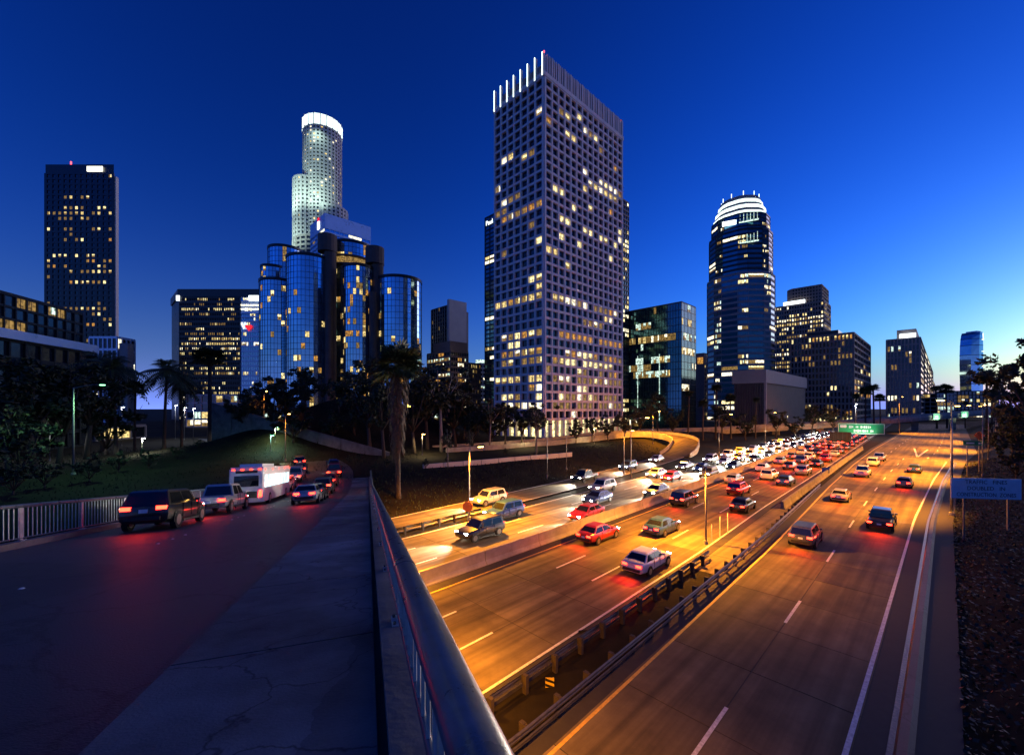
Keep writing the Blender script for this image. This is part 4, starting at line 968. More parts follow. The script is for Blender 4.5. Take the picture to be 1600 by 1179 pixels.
# ------------------------------------------------------------------ signs
def board(name, label, cpos, w, h, n, m, posts=(), cat='sign', pz=0.0, border=None, t=0.06, pm='pole'):
    """cpos: board centre; n: direction it faces (horizontal)"""
    n = Vector(n).normalized(); u = Vector((-n.y, n.x, 0)); c = Vector(cpos)
    o = thing(name, label, cat, (c.x, c.y, pz)); L = Vector((0, 0, c.z - pz))
    mb = MB(); mb.box(L, (w, t, h), ux=u); mb.build('panel', M[m], o)
    for k in posts:
        b = L + u * (k * w); mb = MB(); mb.box(Vector((b.x, b.y, (L.z + h / 2 - 0.6) / 2)) - n * (t / 2 + 0.06), (0.11, 0.11, L.z + h / 2), ux=u); mb.build('post', M[pm], o)
    if border:
        mb = MB(); e = 0.05 * h
        for sx_, sz_, ww, hh in ((0, h / 2 - e, w - e, e * 0.8), (0, -h / 2 + e, w - e, e * 0.8), (w / 2 - e, 0, e * 0.8, h - 3 * e), (-w / 2 + e, 0, e * 0.8, h - 3 * e)):
            mb.box(L + u * sx_ + Vector((0, 0, sz_)) + n * (t / 2 + 0.006), (ww, 0.012, hh), ux=u)
        mb.build('border', M[border], o)
    return o, L + n * (t / 2 + 0.008), u
# traffic fines sign
YS = 36.0; c = at(1540, 763, YS); g0 = terr(c.x, c.y)
nS = (-0.72, -0.69, 0)
B, f, u = board('road_sign', 'white rectangular traffic fines sign on two posts on the right bank', c, 5.25, 1.75, (-0.14, -0.99, 0), 'white', (-0.3, 0.33), pz=g0 - 0.2, t=0.08)
for k, s_ in enumerate(('TRAFFIC   FINES', 'DOUBLED   IN', 'CONSTRUCTION  ZONES')):
    text(s_, 0.47, M['black'], B, face_mx(f + Vector((0, 0, 0.54 - 0.54 * k)), u), 0.004, 0.95 if k < 2 else 0.82)
# big green guide sign
M['signgreenlit'] = mat('sign_green_sheet', (0.02, 0.34, 0.14), 0.4)
YG = 118; c = at(1345, 669.5, YG)
B, f, u = board('guide_sign', 'big green guide sign with white border over the dividing wall', c, 10.2, 3.0, (-0.62, -0.78, 0), 'signgreenlit', (-0.22,), pz=0, border='white', t=0.15)
for k, x in enumerate((-4.2, -3.5)):
    mb = MB(); mb.prism([(-0.3, -0.35), (0.3, -0.35), (0.42, 0.1), (0.3, 0.45), (-0.3, 0.45), (-0.42, 0.1)], 0, 0.02); o = mb.build('route_shield', M['white'], B); o.matrix_local = face_mx(f + u * x + Vector((0, 0, 0.55)), u)
rg = random.Random(3)
for row, x0, x1, z in ((0, -2.5, 2.2, 0.5), (1, -1.4, 3.0, -0.6)):     # lettering too far off to read: worn white strokes
    x = x0
    while x < x1:
        w = rg.uniform(0.18, 0.36); mb = MB(); mb.box(f + u * x + Vector((0, 0, z)), (w, 0.012, rg.choice((0.5, 0.5, 0.75))), ux=u); mb.build('lettering', M['white'], B); x += w + rg.choice((0.12, 0.12, 0.5))
flood('sign_lamp', f + Vector((-1.5, -3.2, -2.6)), f, 2200, (0.75, 1.0, 0.75), B, 120, 0.3)
mb = MB(); mb.box(f + Vector((-1.5, -3.2, -2.7)), (5.0, 0.3, 0.15), ux=u); mb.build('lamp_bar', M['dark'], B)
# dark sign back beside it
c = at(1313, 682, 112)
B, f, u = board('gantry_board', 'dark back of a gantry sign above the headlights beside the green sign', c, 4.6, 2.6, (-0.62, -0.78, 0), 'dark', (0.0,), pz=0)
for k in (-1.4, -0.5, 0.5, 1.4):
    mb = MB(); mb.box(f + u * k, (0.08, 0.05, 2.6), ux=u); mb.build('stiffener', M['galv'], B)
# signs on the overpass
for px, w, lb in ((1466, 17, 'small green sign hung on the overpass, nearer the octagonal tower'), (1510, 21, 'small green sign hung on the overpass, nearer the right bank')):
    ip = min(range(len(orow)), key=lambda i: abs(orow[i][0].x / orow[i][0].y * F + CX - px)); p, n = orow[ip]
    nn = -n if (-n).dot(CAM - p) > 0 else n
    if nn.dot(CAM - p) < 0: nn = -nn
    B, f, u = board('overpass_sign', lb, p + nn * 0.7 + Vector((0, 0, -0.7)), w / F * p.y, 3.0, nn, 'signgreenlit', pz=p.z - 2.5, border='white', t=0.12)
    x = -w / F * p.y * 0.33
    while x < w / F * p.y * 0.33:
        mb = MB(); mb.box(f + u * x + Vector((0, 0, 0.35)), (0.35, 0.012, 0.5), ux=u); mb.build('lettering', M['white'], B)
        mb = MB(); mb.box(f + u * x + Vector((0, 0, -0.55)), (0.35, 0.012, 0.5), ux=u); mb.build('lettering', M['white'], B); x += 0.55
    flood('sign_lamp', f + nn * 3 + Vector((0, 0, -2)), f, 2600, (0.8, 1.0, 0.75), B, 120, 0.3)
c = at(1521, 692, 70); B, f, u = board('guide_sign', 'small dark green sign on two posts at the right bank', c, 2.5, 0.8, (-0.4, -0.9, 0), 'signgreen', (-0.3, 0.3), pz=terr(c.x, c.y) - 0.2)
mb = MB(); mb.box(f + u * -0.4, (1.0, 0.012, 0.22), ux=u); mb.build('lettering', M['white'], B)
mb = MB(); mb.prism([(-0.2, -0.15), (0.25, 0.0), (-0.2, 0.15)], 0, 0.012); o = mb.build('arrow', M['white'], B); o.matrix_local = face_mx(f + u * 0.8, u)
def plate(name, label, c, r, n_, face, m, pz, ph=0.5):
    o = thing(name, label, 'sign', (c.x, c.y, pz)); fn_ = Vector(face).normalized(); u = Vector((-fn_.y, fn_.x, 0)); L = Vector((0, 0, c.z - pz))
    mb = MB(); mb.prism(ngon(0, 0, r, n_, ph), 0, 0.03); q = mb.build('panel', M[m], o); q.matrix_local = face_mx(L, u)
    mb = MB(); mb.tube([(0, 0, 0), (0, 0, L.z + r * 0.8)], 0.045, 6); p_ = mb.build('post', M['pole'], o); p_.location = -fn_ * 0.09
    return o
c = at(1530, 680, 85); plate('warning_sign', 'bright orange diamond sign above the small dark green sign', c, 0.85, 4, (-0.4, -0.9, 0), 'orange', terr(c.x, c.y) - 0.2, 0.0)
pz = onz(733, 812); plate('octagon_sign', 'orange lit octagonal sign on the lamp post beside the exit road', Vector((pz.x - 0.12, pz.y - 0.3, zof(790, pz.y))), 0.55, 8, (-0.1, -1, 0), 'orange', 0.0)
c = at(1290, 735, 72); plate('blue_sign', 'small blue sign on the wall by the departing lanes', c, 0.7, 4, (-0.62, -0.78, 0), 'blue', 0.0, 0.5)
# striped object marker and small sign at the near end of the gore
c = at(859, 1079, 17.2); o = thing('object_marker', 'yellow and black striped marker at the guardrail end', 'sign', (c.x, c.y, 0.05)); L = Vector((0, 0, c.z - 0.05))
mb = MB(); mb.box(L, (0.36, 0.03, 1.1)); mb.build('panel', M['yellow'], o)
for k in range(5):
    z = -0.45 + k * 0.22; mb = MB()
    for q in ((0,),): mb.face([L + Vector((-0.18, -0.02, z + 0.12)), L + Vector((-0.18, -0.02, z)), L + Vector((0.18, -0.02, z - 0.14 + 0.02)), L + Vector((0.18, -0.02, z - 0.02))])
    mb.build('stripe', M['black'], o)
mb = MB(); mb.box((0, 0.04, L.z / 2), (0.08, 0.05, L.z)); mb.build('post', M['galv'], o)
c = at(912, 990, 21.5); B, f, u = board('marker_sign', 'small dark square sign standing by the inner guardrail', c, 0.55, 0.42, (0.2, -1, 0), 'dark', (0.0,), pz=0.05, t=0.05)
mb = MB(); mb.box(f, (0.3, 0.01, 0.2), ux=u); mb.build('face_plate', M['galv'], B)
for i, (px, py, h) in enumerate(((1125, 840, 1.9), (1137, 833, 1.9), (1112, 846, 1.5))):
    p = onz(px, py, 0.05); o = thing('delineator_post', 'thin white post on the lit gore island, %s from the lamp post' % ('second', 'third', 'first')[i], 'post', p); mb = MB(); mb.tube([(0, 0, 0), (0, 0, h)], 0.035, 6); mb.build('stem', M['paint'], o); mb = MB(); mb.tube([(0, 0, h - 0.35), (0, 0, h - 0.1)], 0.042, 6); mb.build('band', M['white'], o)

# ------------------------------------------------------------------ vehicles
def hull(stations, m_top=0.0):
    mb = MB(); n = None
    for (x, w, zb, zt) in stations:
        h = zt - zb
        half = [(0, zb), (0.80 * w, zb), (0.97 * w, zb + 0.18 * h), (w, zb + 0.5 * h), (0.975 * w, zb + 0.82 * h), (0.86 * w, zt - 0.01), (0, zt + 0.025)]
        ring = [(x, y, z) for y, z in half] + [(x, -y, z) for y, z in half[-2:0:-1]]
        n = len(ring); mb.v += ring
    for i in range(len(stations) - 1):
        for j in range(n): a, b = i * n + j, i * n + (j + 1) % n; mb.f.append((a, b, b + n, a + n)); mb.m.append(0)
    mb.f.append(tuple(range(n))[::-1]); mb.m.append(0); e = (len(stations) - 1) * n; mb.f.append(tuple(e + j for j in range(n))); mb.m.append(0)
    return mb
STY = {
 'sedan': dict(st=[(-2.32, .66, .42, .90), (-2.22, .80, .30, .98), (-1.7, .88, .24, 1.0), (-0.9, .90, .20, .95), (0.2, .90, .20, .93), (1.0, .90, .20, .92), (1.6, .88, .22, .86), (2.05, .83, .26, .76), (2.28, .74, .34, .66), (2.34, .60, .42, .60)],
               cab=(-1.85, 1.05, -1.15, 0.25, .80, .60, .94, 1.43), wh=(-1.38, 1.42, .33), tl=(-2.27, .62, .80), hl=(2.22, .58, .62)),
 'suv': dict(st=[(-2.30, .74, .48, 1.02), (-2.22, .86, .36, 1.08), (-1.6, .92, .28, 1.08), (0, .93, .26, 1.06), (1.0, .93, .26, 1.06), (1.7, .91, .30, 1.0), (2.1, .86, .34, .92), (2.3, .76, .42, .80), (2.34, .62, .5, .74)],
             cab=(-2.15, 1.05, -1.85, 0.35, .84, .68, 1.07, 1.72), wh=(-1.38, 1.45, .38), tl=(-2.25, .72, .98), hl=(2.2, .64, .80)),
 'pickup': dict(st=[(-2.75, .80, .52, 1.02), (-2.68, .90, .42, 1.06), (-1.0, .95, .34, 1.06), (0.2, .95, .32, 1.08), (1.4, .95, .32, 1.08), (2.2, .92, .36, 1.04), (2.6, .86, .42, .94), (2.72, .70, .5, .86)],
             cab=(-0.95, 1.45, -0.75, 0.75, .86, .70, 1.08, 1.80), wh=(-1.7, 1.75, .40), tl=(-2.70, .80, .86), hl=(2.62, .68, .82)),
}
def make_car(style, color, full, lit):
    S = STY[style]; r = thing('parked_proto', 'x', 'car')
    body = hull(S['st'])
    x0, x1, x2, x3, wb, wt, zb, zt = S['cab']; zb -= 0.03
    lo = [(x0, -wb, zb), (x1, -wb, zb), (x1, wb, zb), (x0, wb, zb)]; up = [(x2, -wt, zt), (x3, -wt, zt), (x3, wt, zt), (x2, wt, zt)]
    mid_ = [(x2 * .55 + x0 * .45, -wt - .02, zt - 0.05), (x3 * .6 + x1 * .4, -wt - .02, zt - 0.05), (x3 * .6 + x1 * .4, wt + .02, zt - 0.05), (x2 * .55 + x0 * .45, wt + .02, zt - 0.05)]
    up = [(x2 + .1, -wt + .06, zt), (x3 - .1, -wt + .06, zt), (x3 - .1, wt - .06, zt), (x2 + .1, wt - .06, zt)]; sh = [(x2 - .08, -wt, zt - .07), (x3 + .12, -wt, zt - .07), (x3 + .12, wt, zt - .07), (x2 - .08, wt, zt - .07)]
    for A, B in ((lo, sh), (sh, up)):
        for i in range(4): body.face([A[i], A[(i + 1) % 4], B[(i + 1) % 4], B[i]])
    body.face(up)
    if style == 'pickup': body.box((-1.85, 0, 1.075), (1.5, 1.5, 0.02))
    if full == 0:
        for x in S['wh'][:2]:
            for s_ in (-1, 1): body.tube([(x, s_ * (S['st'][3][1] - 0.2), S['wh'][2]), (x, s_ * (S['st'][3][1] + 0.012), S['wh'][2])], S['wh'][2], 10, 1)
    bo = body.build('body', [CM[color], M['tyre']], r, smooth=True); bo.data.set_sharp_from_angle(angle=R(38))
    def glass(q, name, k0=0.08, k1=0.9, e0=0.06, e1=0.94):
        a, b, c, d = [Vector(v) for v in q]; n = (b - a).cross(d - a).normalized() * 0.008
        def P(u, v): return (a.lerp(b, u)).lerp(d.lerp(c, u), v) + n
        mb = MB(); mb.face([P(e0, k0), P(e1, k0), P(e1, k1), P(e0, k1)]); mb.build(name, M['carglass'], r)
    for q_ in ((lo[0], lo[1], sh[1], sh[0]), (lo[2], lo[3], sh[3], sh[2])):
        if full: glass(q_, 'side_window', 0.1, 0.9, 0.07, 0.50); glass(q_, 'side_window', 0.1, 0.9, 0.54, 0.93)
        else: glass(q_, 'side_window')
    glass((lo[1], lo[2], sh[2], sh[1]), 'windscreen'); glass((lo[3], lo[0], sh[0], sh[3]), 'rear_window')
    xr, xf, rad = S['wh']; W = S['st'][3][1]
    if 'wheel' not in WH: 
        mb = MB(); mb.tube([(0, -0.1, 0), (0, 0.1, 0)], 1.0, 16); WH['wheel'] = mb.mesh('tyre', M['tyre'])
        mb = MB(); mb.tube([(0, -0.108, 0), (0, 0.108, 0)], 0.62, 12); WH['rim'] = mb.mesh('rim', M['rim'])
    for x in ((xr, xf) if full else ()):
        for s_ in (-1, 1):
            o = link('wheel', WH['wheel'], r); o.location = (x, s_ * (W - 0.07), rad); o.scale = (rad, 1.05, rad)
            if full == 2:
                q = link('rim', WH['rim'], o)
                mb = MB(); mb.prism([(x + rad * 1.17 * math.cos(a), rad + rad * 1.17 * math.sin(a)) for a in [math.pi * k / 10 - 0.15 for k in range(11)] + [math.pi + 0.15]], 0, 0.012)
                q = mb.build('wheel_arch', M['plastic'], r); q.matrix_local = Matrix(((1, 0, 0, 0), (0, 0, -1, s_ * (W + 0.004) + 0.006), (0, 1, 0, 0), (0, 0, 0, 1)))
    xt, yt, zt_ = S['tl']; xh, yh, zh = S['hl']
    for s_ in (-1, 1):
        mb = MB(); mb.box((xt, s_ * (yt - 0.10), zt_), (0.14, 0.36, 0.15)); mb.build('taillight', M['tail'], r)
        mb = MB(); mb.box((xh, s_ * (yh - 0.02), zh), (0.18, 0.30, 0.13)); mb.build('headlight', M['head'] , r)
    if full == 2:
        mb = MB(); mb.box((xt - 0.03, 0, zt_ - 0.12), (0.05, 0.32, 0.16)); mb.build('number_plate', M['white'], r)
        mb = MB(); mb.box((S['st'][0][0] - 0.02, 0, S['st'][0][2] + 0.08), (0.14, 1.25, 0.16)); mb.build('rear_bumper', M['plastic'], r)
        for s_ in (-1, 1):
            for xs in (x0 * 0.45 + x1 * 0.1, x1 * 0.12 + 0.0, x1 - 0.12):
                mb = MB(); mb.box((xs, s_ * (W * 0.985), (zb + 0.32) / 2 + 0.1), (0.014, 0.05, zb - 0.42)); mb.build('door_seam', M['plastic'], r)
            mb = MB(); mb.box((0.15, s_ * (W - 0.005), 0.30), (1.9, 0.05, 0.12)); mb.build('sill', M['plastic'], r)
            mb = MB(); mb.box((x1 - 0.35, s_ * (wb + 0.12), zb + 0.12), (0.1, 0.2, 0.13)); mb.build('mirror', CM[color], r)
    return r
WH = {}; PROTO = {}
def place_car(style, color, Mx, label, group, full, facing_cam, glow_e):
    k = (style, color, full)
    if k not in PROTO: PROTO[k] = make_car(style, color, full, True); c = PROTO[k]
    else: c = copy_tree(PROTO[k])
    c.matrix_world = Mx; c.name = {'sedan': 'sedan_car', 'suv': 'tall_car', 'pickup': 'pickup_truck'}[style]; tag(c, label, 'car' if style != 'pickup' else 'truck', group)
    if facing_cam == 'head' and glow_e:
        S = STY[style]; l = HL; o = bpy.data.objects.new('headlight_beam', l); col.objects.link(o); o.parent = c
        o.location = (S['hl'][0] + 0.16, 0, S['hl'][2]); o.rotation_euler = (0, R(-90 + 7), 0)
    elif glow_e:
        o = bpy.data.objects.new('taillight_glow', TLT if glow_e == 1 else TLV); col.objects.link(o); o.parent = c; o.location = (STY[style]['tl'][0] - 0.35, 0, STY[style]['tl'][2]); o.rotation_euler = (0, R(60), 0)
    return c
HL = bpy.data.lights.new('headlight_beam', 'SPOT'); HL.energy = 9000; HL.color = (1.0, 0.9, 0.72); HL.spot_size = R(75); HL.spot_blend = 0.9; HL.shadow_soft_size = 0.25
TLT = bpy.data.lights.new('taillight_glow', 'SPOT'); TLT.energy = 520; TLT.color = (1.0, 0.035, 0.01); TLT.spot_size = R(150); TLT.spot_blend = 0.9; TLT.shadow_soft_size = 0.25
TLV = TLT.copy(); TLV.energy = 45
rc_ = random.Random(11)
def car_pick():
    return rc_.choice(('sedan', 'sedan', 'suv', 'suv', 'sedan', 'pickup')), rc_.choice(('silver', 'white', 'black', 'grey', 'grey', 'black', 'red', 'blue', 'silver'))
def road_mx(curve, t, sgn):
    p = fw(t, lerp(curve, t), 0.014); q = fw(t + 1, lerp(curve, t + 1), 0.014); x = (q - p).normalized() * sgn; y = Vector((0, 0, 1)).cross(x)
    return Matrix(((x.x, y.x, 0, p.x), (x.y, y.y, 0, p.y), (0, 0, 1, p.z), (0, 0, 0, 1)))
NM = {'sedan': 'sedan', 'suv': 'tall car', 'pickup': 'pickup truck'}
def lane(curve, ts, sgn, lane_txt, group, near=60, dark=False):
    for i, t in enumerate(ts):
        st, co = car_pick(); lit = 'headlights' if sgn < 0 else 'red tail lights'
        n = ORD[i] if i < 20 else 'last'
        place_car(st, co, road_mx(curve, t, sgn), '%s %s, %s from the viaduct in %s' % (co, NM[st], n, lane_txt), group, 2 if t < near else (1 if t < 80 else 0), 'head' if sgn < 0 else 'tail', 1)
def run(t0, t1, a, b):
    out, t = [], t0
    while t < t1: out.append(t); t += rc_.uniform(a, b) * (1.7 if t < 55 else 1.25 if t < 90 else 1.0)
    return out[:20]
for k, nm in enumerate(('the lane along the median', 'the middle departing lane', 'the outer departing lane')):
    lane(mid(off(MED, 0.9), off(MR, -0.7), (k + 0.5) / 3), run((31, 37, 28)[k], 215, 8.5, 14), 1, nm, 'cars driving away on the freeway', 50)
for k, nm in enumerate(('the outer oncoming lane', 'the middle oncoming lane', 'the oncoming lane along the median')):
    lane(mid(ML, off(MED, -0.7), (k + 0.5) / 3), run((30, 24, 36)[k], 230, 8.5, 13), -1, nm, 'oncoming cars on the freeway', 45)
lane(mid(COLL, COLR, 0.55), run(33, 92, 9, 13), -1, 'the exit road', 'cars on the exit road', 40)
lane(mid(RCL, RCR, 0.25), [43, 66, 92, 110, 121], 1, 'the inner connector lane', 'cars on the connector road', 75)
lane(mid(RCL, RCR, 0.75), [54, 84, 104], 1, 'the outer connector lane', 'cars on the connector road', 75)
# viaduct: two lanes, all driving away downhill
for k, (s_, ts, nm) in enumerate(((-9.0, [24, 32, 54, 62, 70, 79], 'the far viaduct lane'), (-4.4, [36, 41, 48.5, 56, 64, 73], 'the near viaduct lane'))):
    for i, t in enumerate(ts):
        st, co = car_pick(); place_car(st, co, via_frame(t, s_, 0.006), '%s %s with red tail lights, %s down the slope in %s' % (co, NM[st], ORD[i], nm), 'cars on the viaduct', 2, 'tail', 0.3)
# city bus
bus = thing('city_bus', 'city bus with lit windows and red roof lamps in the far viaduct lane', 'bus'); bus.matrix_world = via_frame(43.5, -9.0, 0.006)
mb = MB(); mb.prism([(-5.9, -1.2), (5.7, -1.2), (5.95, -0.9), (5.95, 0.9), (5.7, 1.2), (-5.9, 1.2), (-6.0, 1.1), (-6.0, -1.1)], 0.35, 2.95); mb.prism([(-5.9, -1.12), (5.6, -1.12), (5.8, -0.8), (5.8, 0.8), (5.6, 1.12), (-5.9, 1.12)], 2.955, 3.1); mb.box((-2.5, 0, 3.22), (4.5, 1.6, 0.24)); mb.build('body', CM['white'], bus)
for s_ in (-1, 1):
    for k in range(7):
        mb = MB(); mb.box((-4.9 + k * 1.55, s_ * 1.205, 1.95), (1.42, 0.02, 1.0)); mb.build('window', M['businside'], bus)
    for x in (-3.6, 3.7):
        o = link('wheel', WH['wheel'], bus); o.location = (x, s_ * 1.08, 0.48); o.scale = (0.48, 1.3, 0.48); link('rim', WH['rim'], o)
    mb = MB(); mb.box((-6.0, s_ * 0.98, 1.0), (0.06, 0.22, 0.5)); mb.build('taillight', M['tail'], bus)
    for k in range(5):
        mb = MB(); mb.box((-5.6 + k * 2.75, s_ * 1.21, 2.88), (0.22, 0.03, 0.1)); mb.build('marker_lamp', M['marker'], bus)
mb = MB(); mb.box((-6.005, 0, 2.0), (0.02, 1.7, 0.85)); mb.build('rear_window', M['carglass'], bus)
mb = MB(); mb.box((-6.005, 0, 2.72), (0.03, 1.5, 0.2)); mb.build('rear_display', M['dark'], bus)
for k in (-0.9, -0.3, 0.3, 0.9):
    mb = MB(); mb.box((-6.01, k, 2.9), (0.04, 0.2, 0.09)); mb.build('marker_lamp', M['marker'], bus)
mb = MB(); mb.box((-6.03, 0, 0.95), (0.05, 1.5, 0.5)); mb.build('engine_grille', M['plastic'], bus)

# ------------------------------------------------------------------ vegetation
def leaves(mb, c, r, n, size, rnd, flat=1.0, mi=0):
    for _ in range(n):
        while True:
            v = Vector((rnd.uniform(-1, 1), rnd.uniform(-1, 1), rnd.uniform(-1, 1)))
            if v.length < 1: break
        v = v * (0.55 + 0.45 * rnd.random()); p = c + Vector((v.x * r, v.y * r, v.z * r * flat))
        a = Vector((rnd.gauss(0, 1), rnd.gauss(0, 1), rnd.gauss(0, 0.7))).normalized(); b = a.cross(Vector((rnd.gauss(0, 1), rnd.gauss(0, 1), rnd.gauss(0, 1)))).normalized()
        s_ = size * rnd.uniform(0.6, 1.3); mb.face([p - a * s_, p - b * s_ * 0.45, p + a * s_, p + b * s_ * 0.45], mi)
def make_tree(seed, h, spread, nl, bark, leafm, trunk_h=0.35, size=0.28, clumps=44, per=60, slim=1.0):
    rnd = random.Random(seed); root = thing('proto', 'x', 'tree')
    tb = MB(); cr = MB(); r0 = h * 0.022 * slim
    lean = Vector((rnd.uniform(-.06, .06), rnd.uniform(-.06, .06), 0)) * h
    fork = lean * 0.5 + Vector((0, 0, h * trunk_h))
    tb.tube([(0, 0, -0.3), lean * 0.2 + Vector((0, 0, h * trunk_h * 0.5)), fork], [r0 * 1.3, r0, r0 * 0.85], 8)
    tips = []
    for i in range(nl):
        a = 2 * math.pi * (i + rnd.uniform(-.3, .3)) / nl; out = spread * h * rnd.uniform(0.55, 1.0); top = h * rnd.uniform(0.62, 0.95)
        e = fork + Vector((math.cos(a) * out, math.sin(a) * out, top - fork.z)); m = fork.lerp(e, 0.5) + Vector((0, 0, -0.04 * h)) + Vector((rnd.uniform(-.03, .03), rnd.uniform(-.03, .03), 0)) * h
        tb.tube([fork, m, e], [r0 * 0.7, r0 * 0.4, r0 * 0.12], 6); tips += [e, fork.lerp(e, 0.8), m.lerp(e, 0.4), m]
        for _ in range(2):
            q = m.lerp(e, rnd.random()) ; w = q + Vector((rnd.uniform(-1, 1), rnd.uniform(-1, 1), rnd.uniform(0, 0.8))) * h * 0.12; tb.tube([q, w], [r0 * 0.25, r0 * 0.07], 5, cap=False); tips.append(w)
    e = fork + Vector((lean.x, lean.y, h * 0.98 - fork.z)); tb.tube([fork, e], [r0 * 0.6, r0 * 0.1], 6); tips += [e, fork.lerp(e, 0.7), fork.lerp(e, 0.85)]
    for _ in range(clumps):
        c = rnd.choice(tips) + Vector((rnd.gauss(0, 1), rnd.gauss(0, 1), rnd.gauss(0, 0.7))) * h * 0.055
        leaves(cr, c, h * rnd.uniform(0.05, 0.10), int(per * rnd.uniform(0.5, 1.4)), size * h / 10, rnd, 0.75)
    tb.build('trunk', bark, root, smooth=True); cr.build('crown', leafm, root); return root
def make_palm(seed, h, fr, nfr, fan, skirt=0.0):
    rnd = random.Random(seed); root = thing('proto', 'x', 'palm')
    tb = MB(); bend = Vector((rnd.uniform(-.03, .03), rnd.uniform(-.03, .03), 0)) * h; top = bend + Vector((0, 0, h))
    tb.tube([(0, 0, -0.3), bend * 0.1 + Vector((0, 0, h * 0.05)), bend * 0.4 + Vector((0, 0, h * 0.5)), top], [h * 0.028, h * 0.02, h * 0.016, h * 0.015], 9); tb.build('trunk', M['bark'], root, smooth=True)
    cr = MB()
    for i in range(nfr):
        a = 2 * math.pi * rnd.random(); el = math.asin(rnd.uniform(-0.55, 0.98)); L = fr * rnd.uniform(0.8, 1.1)
        d = Vector((math.cos(a) * math.cos(el), math.sin(a) * math.cos(el), math.sin(el)))
        if fan:                                   # stalk and a pleated fan blade
            tip = top + d * L * 0.5; cr.tube([top, tip], [0.03, 0.02], 4, cap=False)
            sd = d.cross(Vector((0, 0, 1))); sd = sd.normalized() if sd.length > 0.05 else Vector((1, 0, 0)); nrm = sd.cross(d)
            n = 11
            for k in range(n):
                b = (k / (n - 1) - 0.5) * 3.6; v = (d * math.cos(b) + sd * math.sin(b)) ; droop = Vector((0, 0, -0.18 * L * (1 - math.cos(b) * 0.6)))
                w = (-d * math.sin(b) + sd * math.cos(b)) * 0.05 * L; m = tip + v * L * 0.3
                cr.face([tip, m - w + nrm * 0.03, tip + v * L * 0.55 + droop, m + w])
        else:                                     # arching feather frond
            prev = top; side = d.cross(Vector((0, 0, 1))).normalized() if abs(d.z) < 0.99 else Vector((1, 0, 0)); pts = []
            for k in range(1, 9): u = k / 8; pts.append(top + d * L * u + Vector((0, 0, -L * 0.55 * u * u)))
            for k, p in enumerate(pts):
                q = prev; prev = p; f = (p - q)
                cr.face([q, p, p + Vector((0, 0, 0.05)), q + Vector((0, 0, 0.05))])
                ll = L * 0.30 * math.sin(math.pi * (0.15 + 0.8 * (k + 0.5) / 8))
                for s_ in (-1, 1):
                    for j in (0.25, 0.75):
                        b0 = q.lerp(p, j); e = b0 + side * s_ * ll + f.normalized() * ll * 0.5 + Vector((0, 0, -ll * 0.35)); cr.face([b0 - f * 0.16, e, b0 + f * 0.16])
    cr.build('crown', M['frond'], root)
    if skirt:
        sk = MB()
        for i in range(520):
            a = 2 * math.pi * rnd.random(); z = h * (1 - skirt * rnd.random() ** 1.0); k = (h - z) / (h * skirt); rr = h * 0.016 + 0.1
            p = bend * (z / h) + Vector((math.cos(a) * rr, math.sin(a) * rr, z)); o = Vector((math.cos(a), math.sin(a), 0)) * rnd.uniform(0.5, 1.15) * (1.25 - 0.75 * k); e = p + o + Vector((0, 0, -rnd.uniform(1.2, 2.3)))
            w = Vector((-math.sin(a), math.cos(a), 0)) * rnd.uniform(0.06, 0.16); m = p.lerp(e, 0.5) + o * 0.35; sk.face([p - w * 0.4, m - w, e, m + w])
        sk.build('dead_frond_skirt', M['deadfrond'], root)
    return root
PT = {'a': make_tree(1, 10, 0.30, 6, M['bark'], M['leaf']), 'b': make_tree(2, 10, 0.36, 7, M['bark'], M['leaf2'], 0.28, clumps=52), 'c': make_tree(3, 10, 0.24, 5, M['palebark'], M['leaf2'], 0.5, clumps=30, per=46, slim=0.7),
      'd': make_tree(4, 10, 0.42, 8, M['bark'], M['leaf'], 0.2, clumps=60), 's': make_tree(5, 10, 0.5, 9, M['bark'], M['leaf'], 0.10, size=0.42, clumps=46, per=50),
      'p': make_palm(6, 14, 1.7, 60, True), 'q': make_palm(7, 12, 2.0, 70, True), 'f': make_palm(8, 10, 3.6, 54, False), 'k': make_palm(9, 16.6, 3.6, 90, True, 0.62)}
PH = {'a': 10, 'b': 10, 'c': 10, 'd': 10, 's': 10, 'p': 14.8, 'q': 13, 'f': 11.5, 'k': 18.6}
PN = {'a': ('leafy_tree', 'tree'), 'b': ('leafy_tree', 'tree'), 'c': ('slender_tree', 'tree'), 'd': ('spreading_tree', 'tree'), 's': ('shrub', 'shrub'), 'p': ('fan_palm', 'palm'), 'q': ('fan_palm', 'palm'), 'f': ('feather_palm', 'palm'), 'k': ('skirted_palm', 'palm')}
USED = set(); rt = random.Random(19)
def plant(kind, px, top, Y, label, wide=1.0, group=None):
    x = (px - CX) / F * Y; z0 = terr(x, Y); hh = zof(top, Y) - z0
    o = PT[kind] if kind not in USED else copy_tree(PT[kind]); USED.add(kind)
    k = max(0.15, hh / PH[kind]); o.location = (x, Y, z0); o.rotation_euler.z = rt.uniform(0, 6.28); o.scale = (k * wide, k * wide, k); o.name = PN[kind][0]; tag(o, label, PN[kind][1], group); return o
plant('k', 622, 548, 51, 'tall palm with shaggy skirt of dead fronds right of the viaduct railing')
def row(items, text_, group):
    for i, (kind, px, top, Y, w) in enumerate(items): plant(kind, px, top, Y, text_ % (ORD[i] if i < 20 else 'last'), w, group)
row([('d', 392, 612, 118, 1), ('a', 425, 596, 112, 1.1), ('b', 452, 584, 108, 1.1), ('a', 478, 574, 104, 1), ('d', 505, 590, 100, 1), ('b', 530, 606, 96, 1), ('a', 552, 580, 92, 0.9), ('b', 578, 566, 84, 0.9), ('a', 600, 590, 80, 0.9)],
    'dark leafy tree on the hillside before the round hotel, %s along the row', 'trees on the hillside')
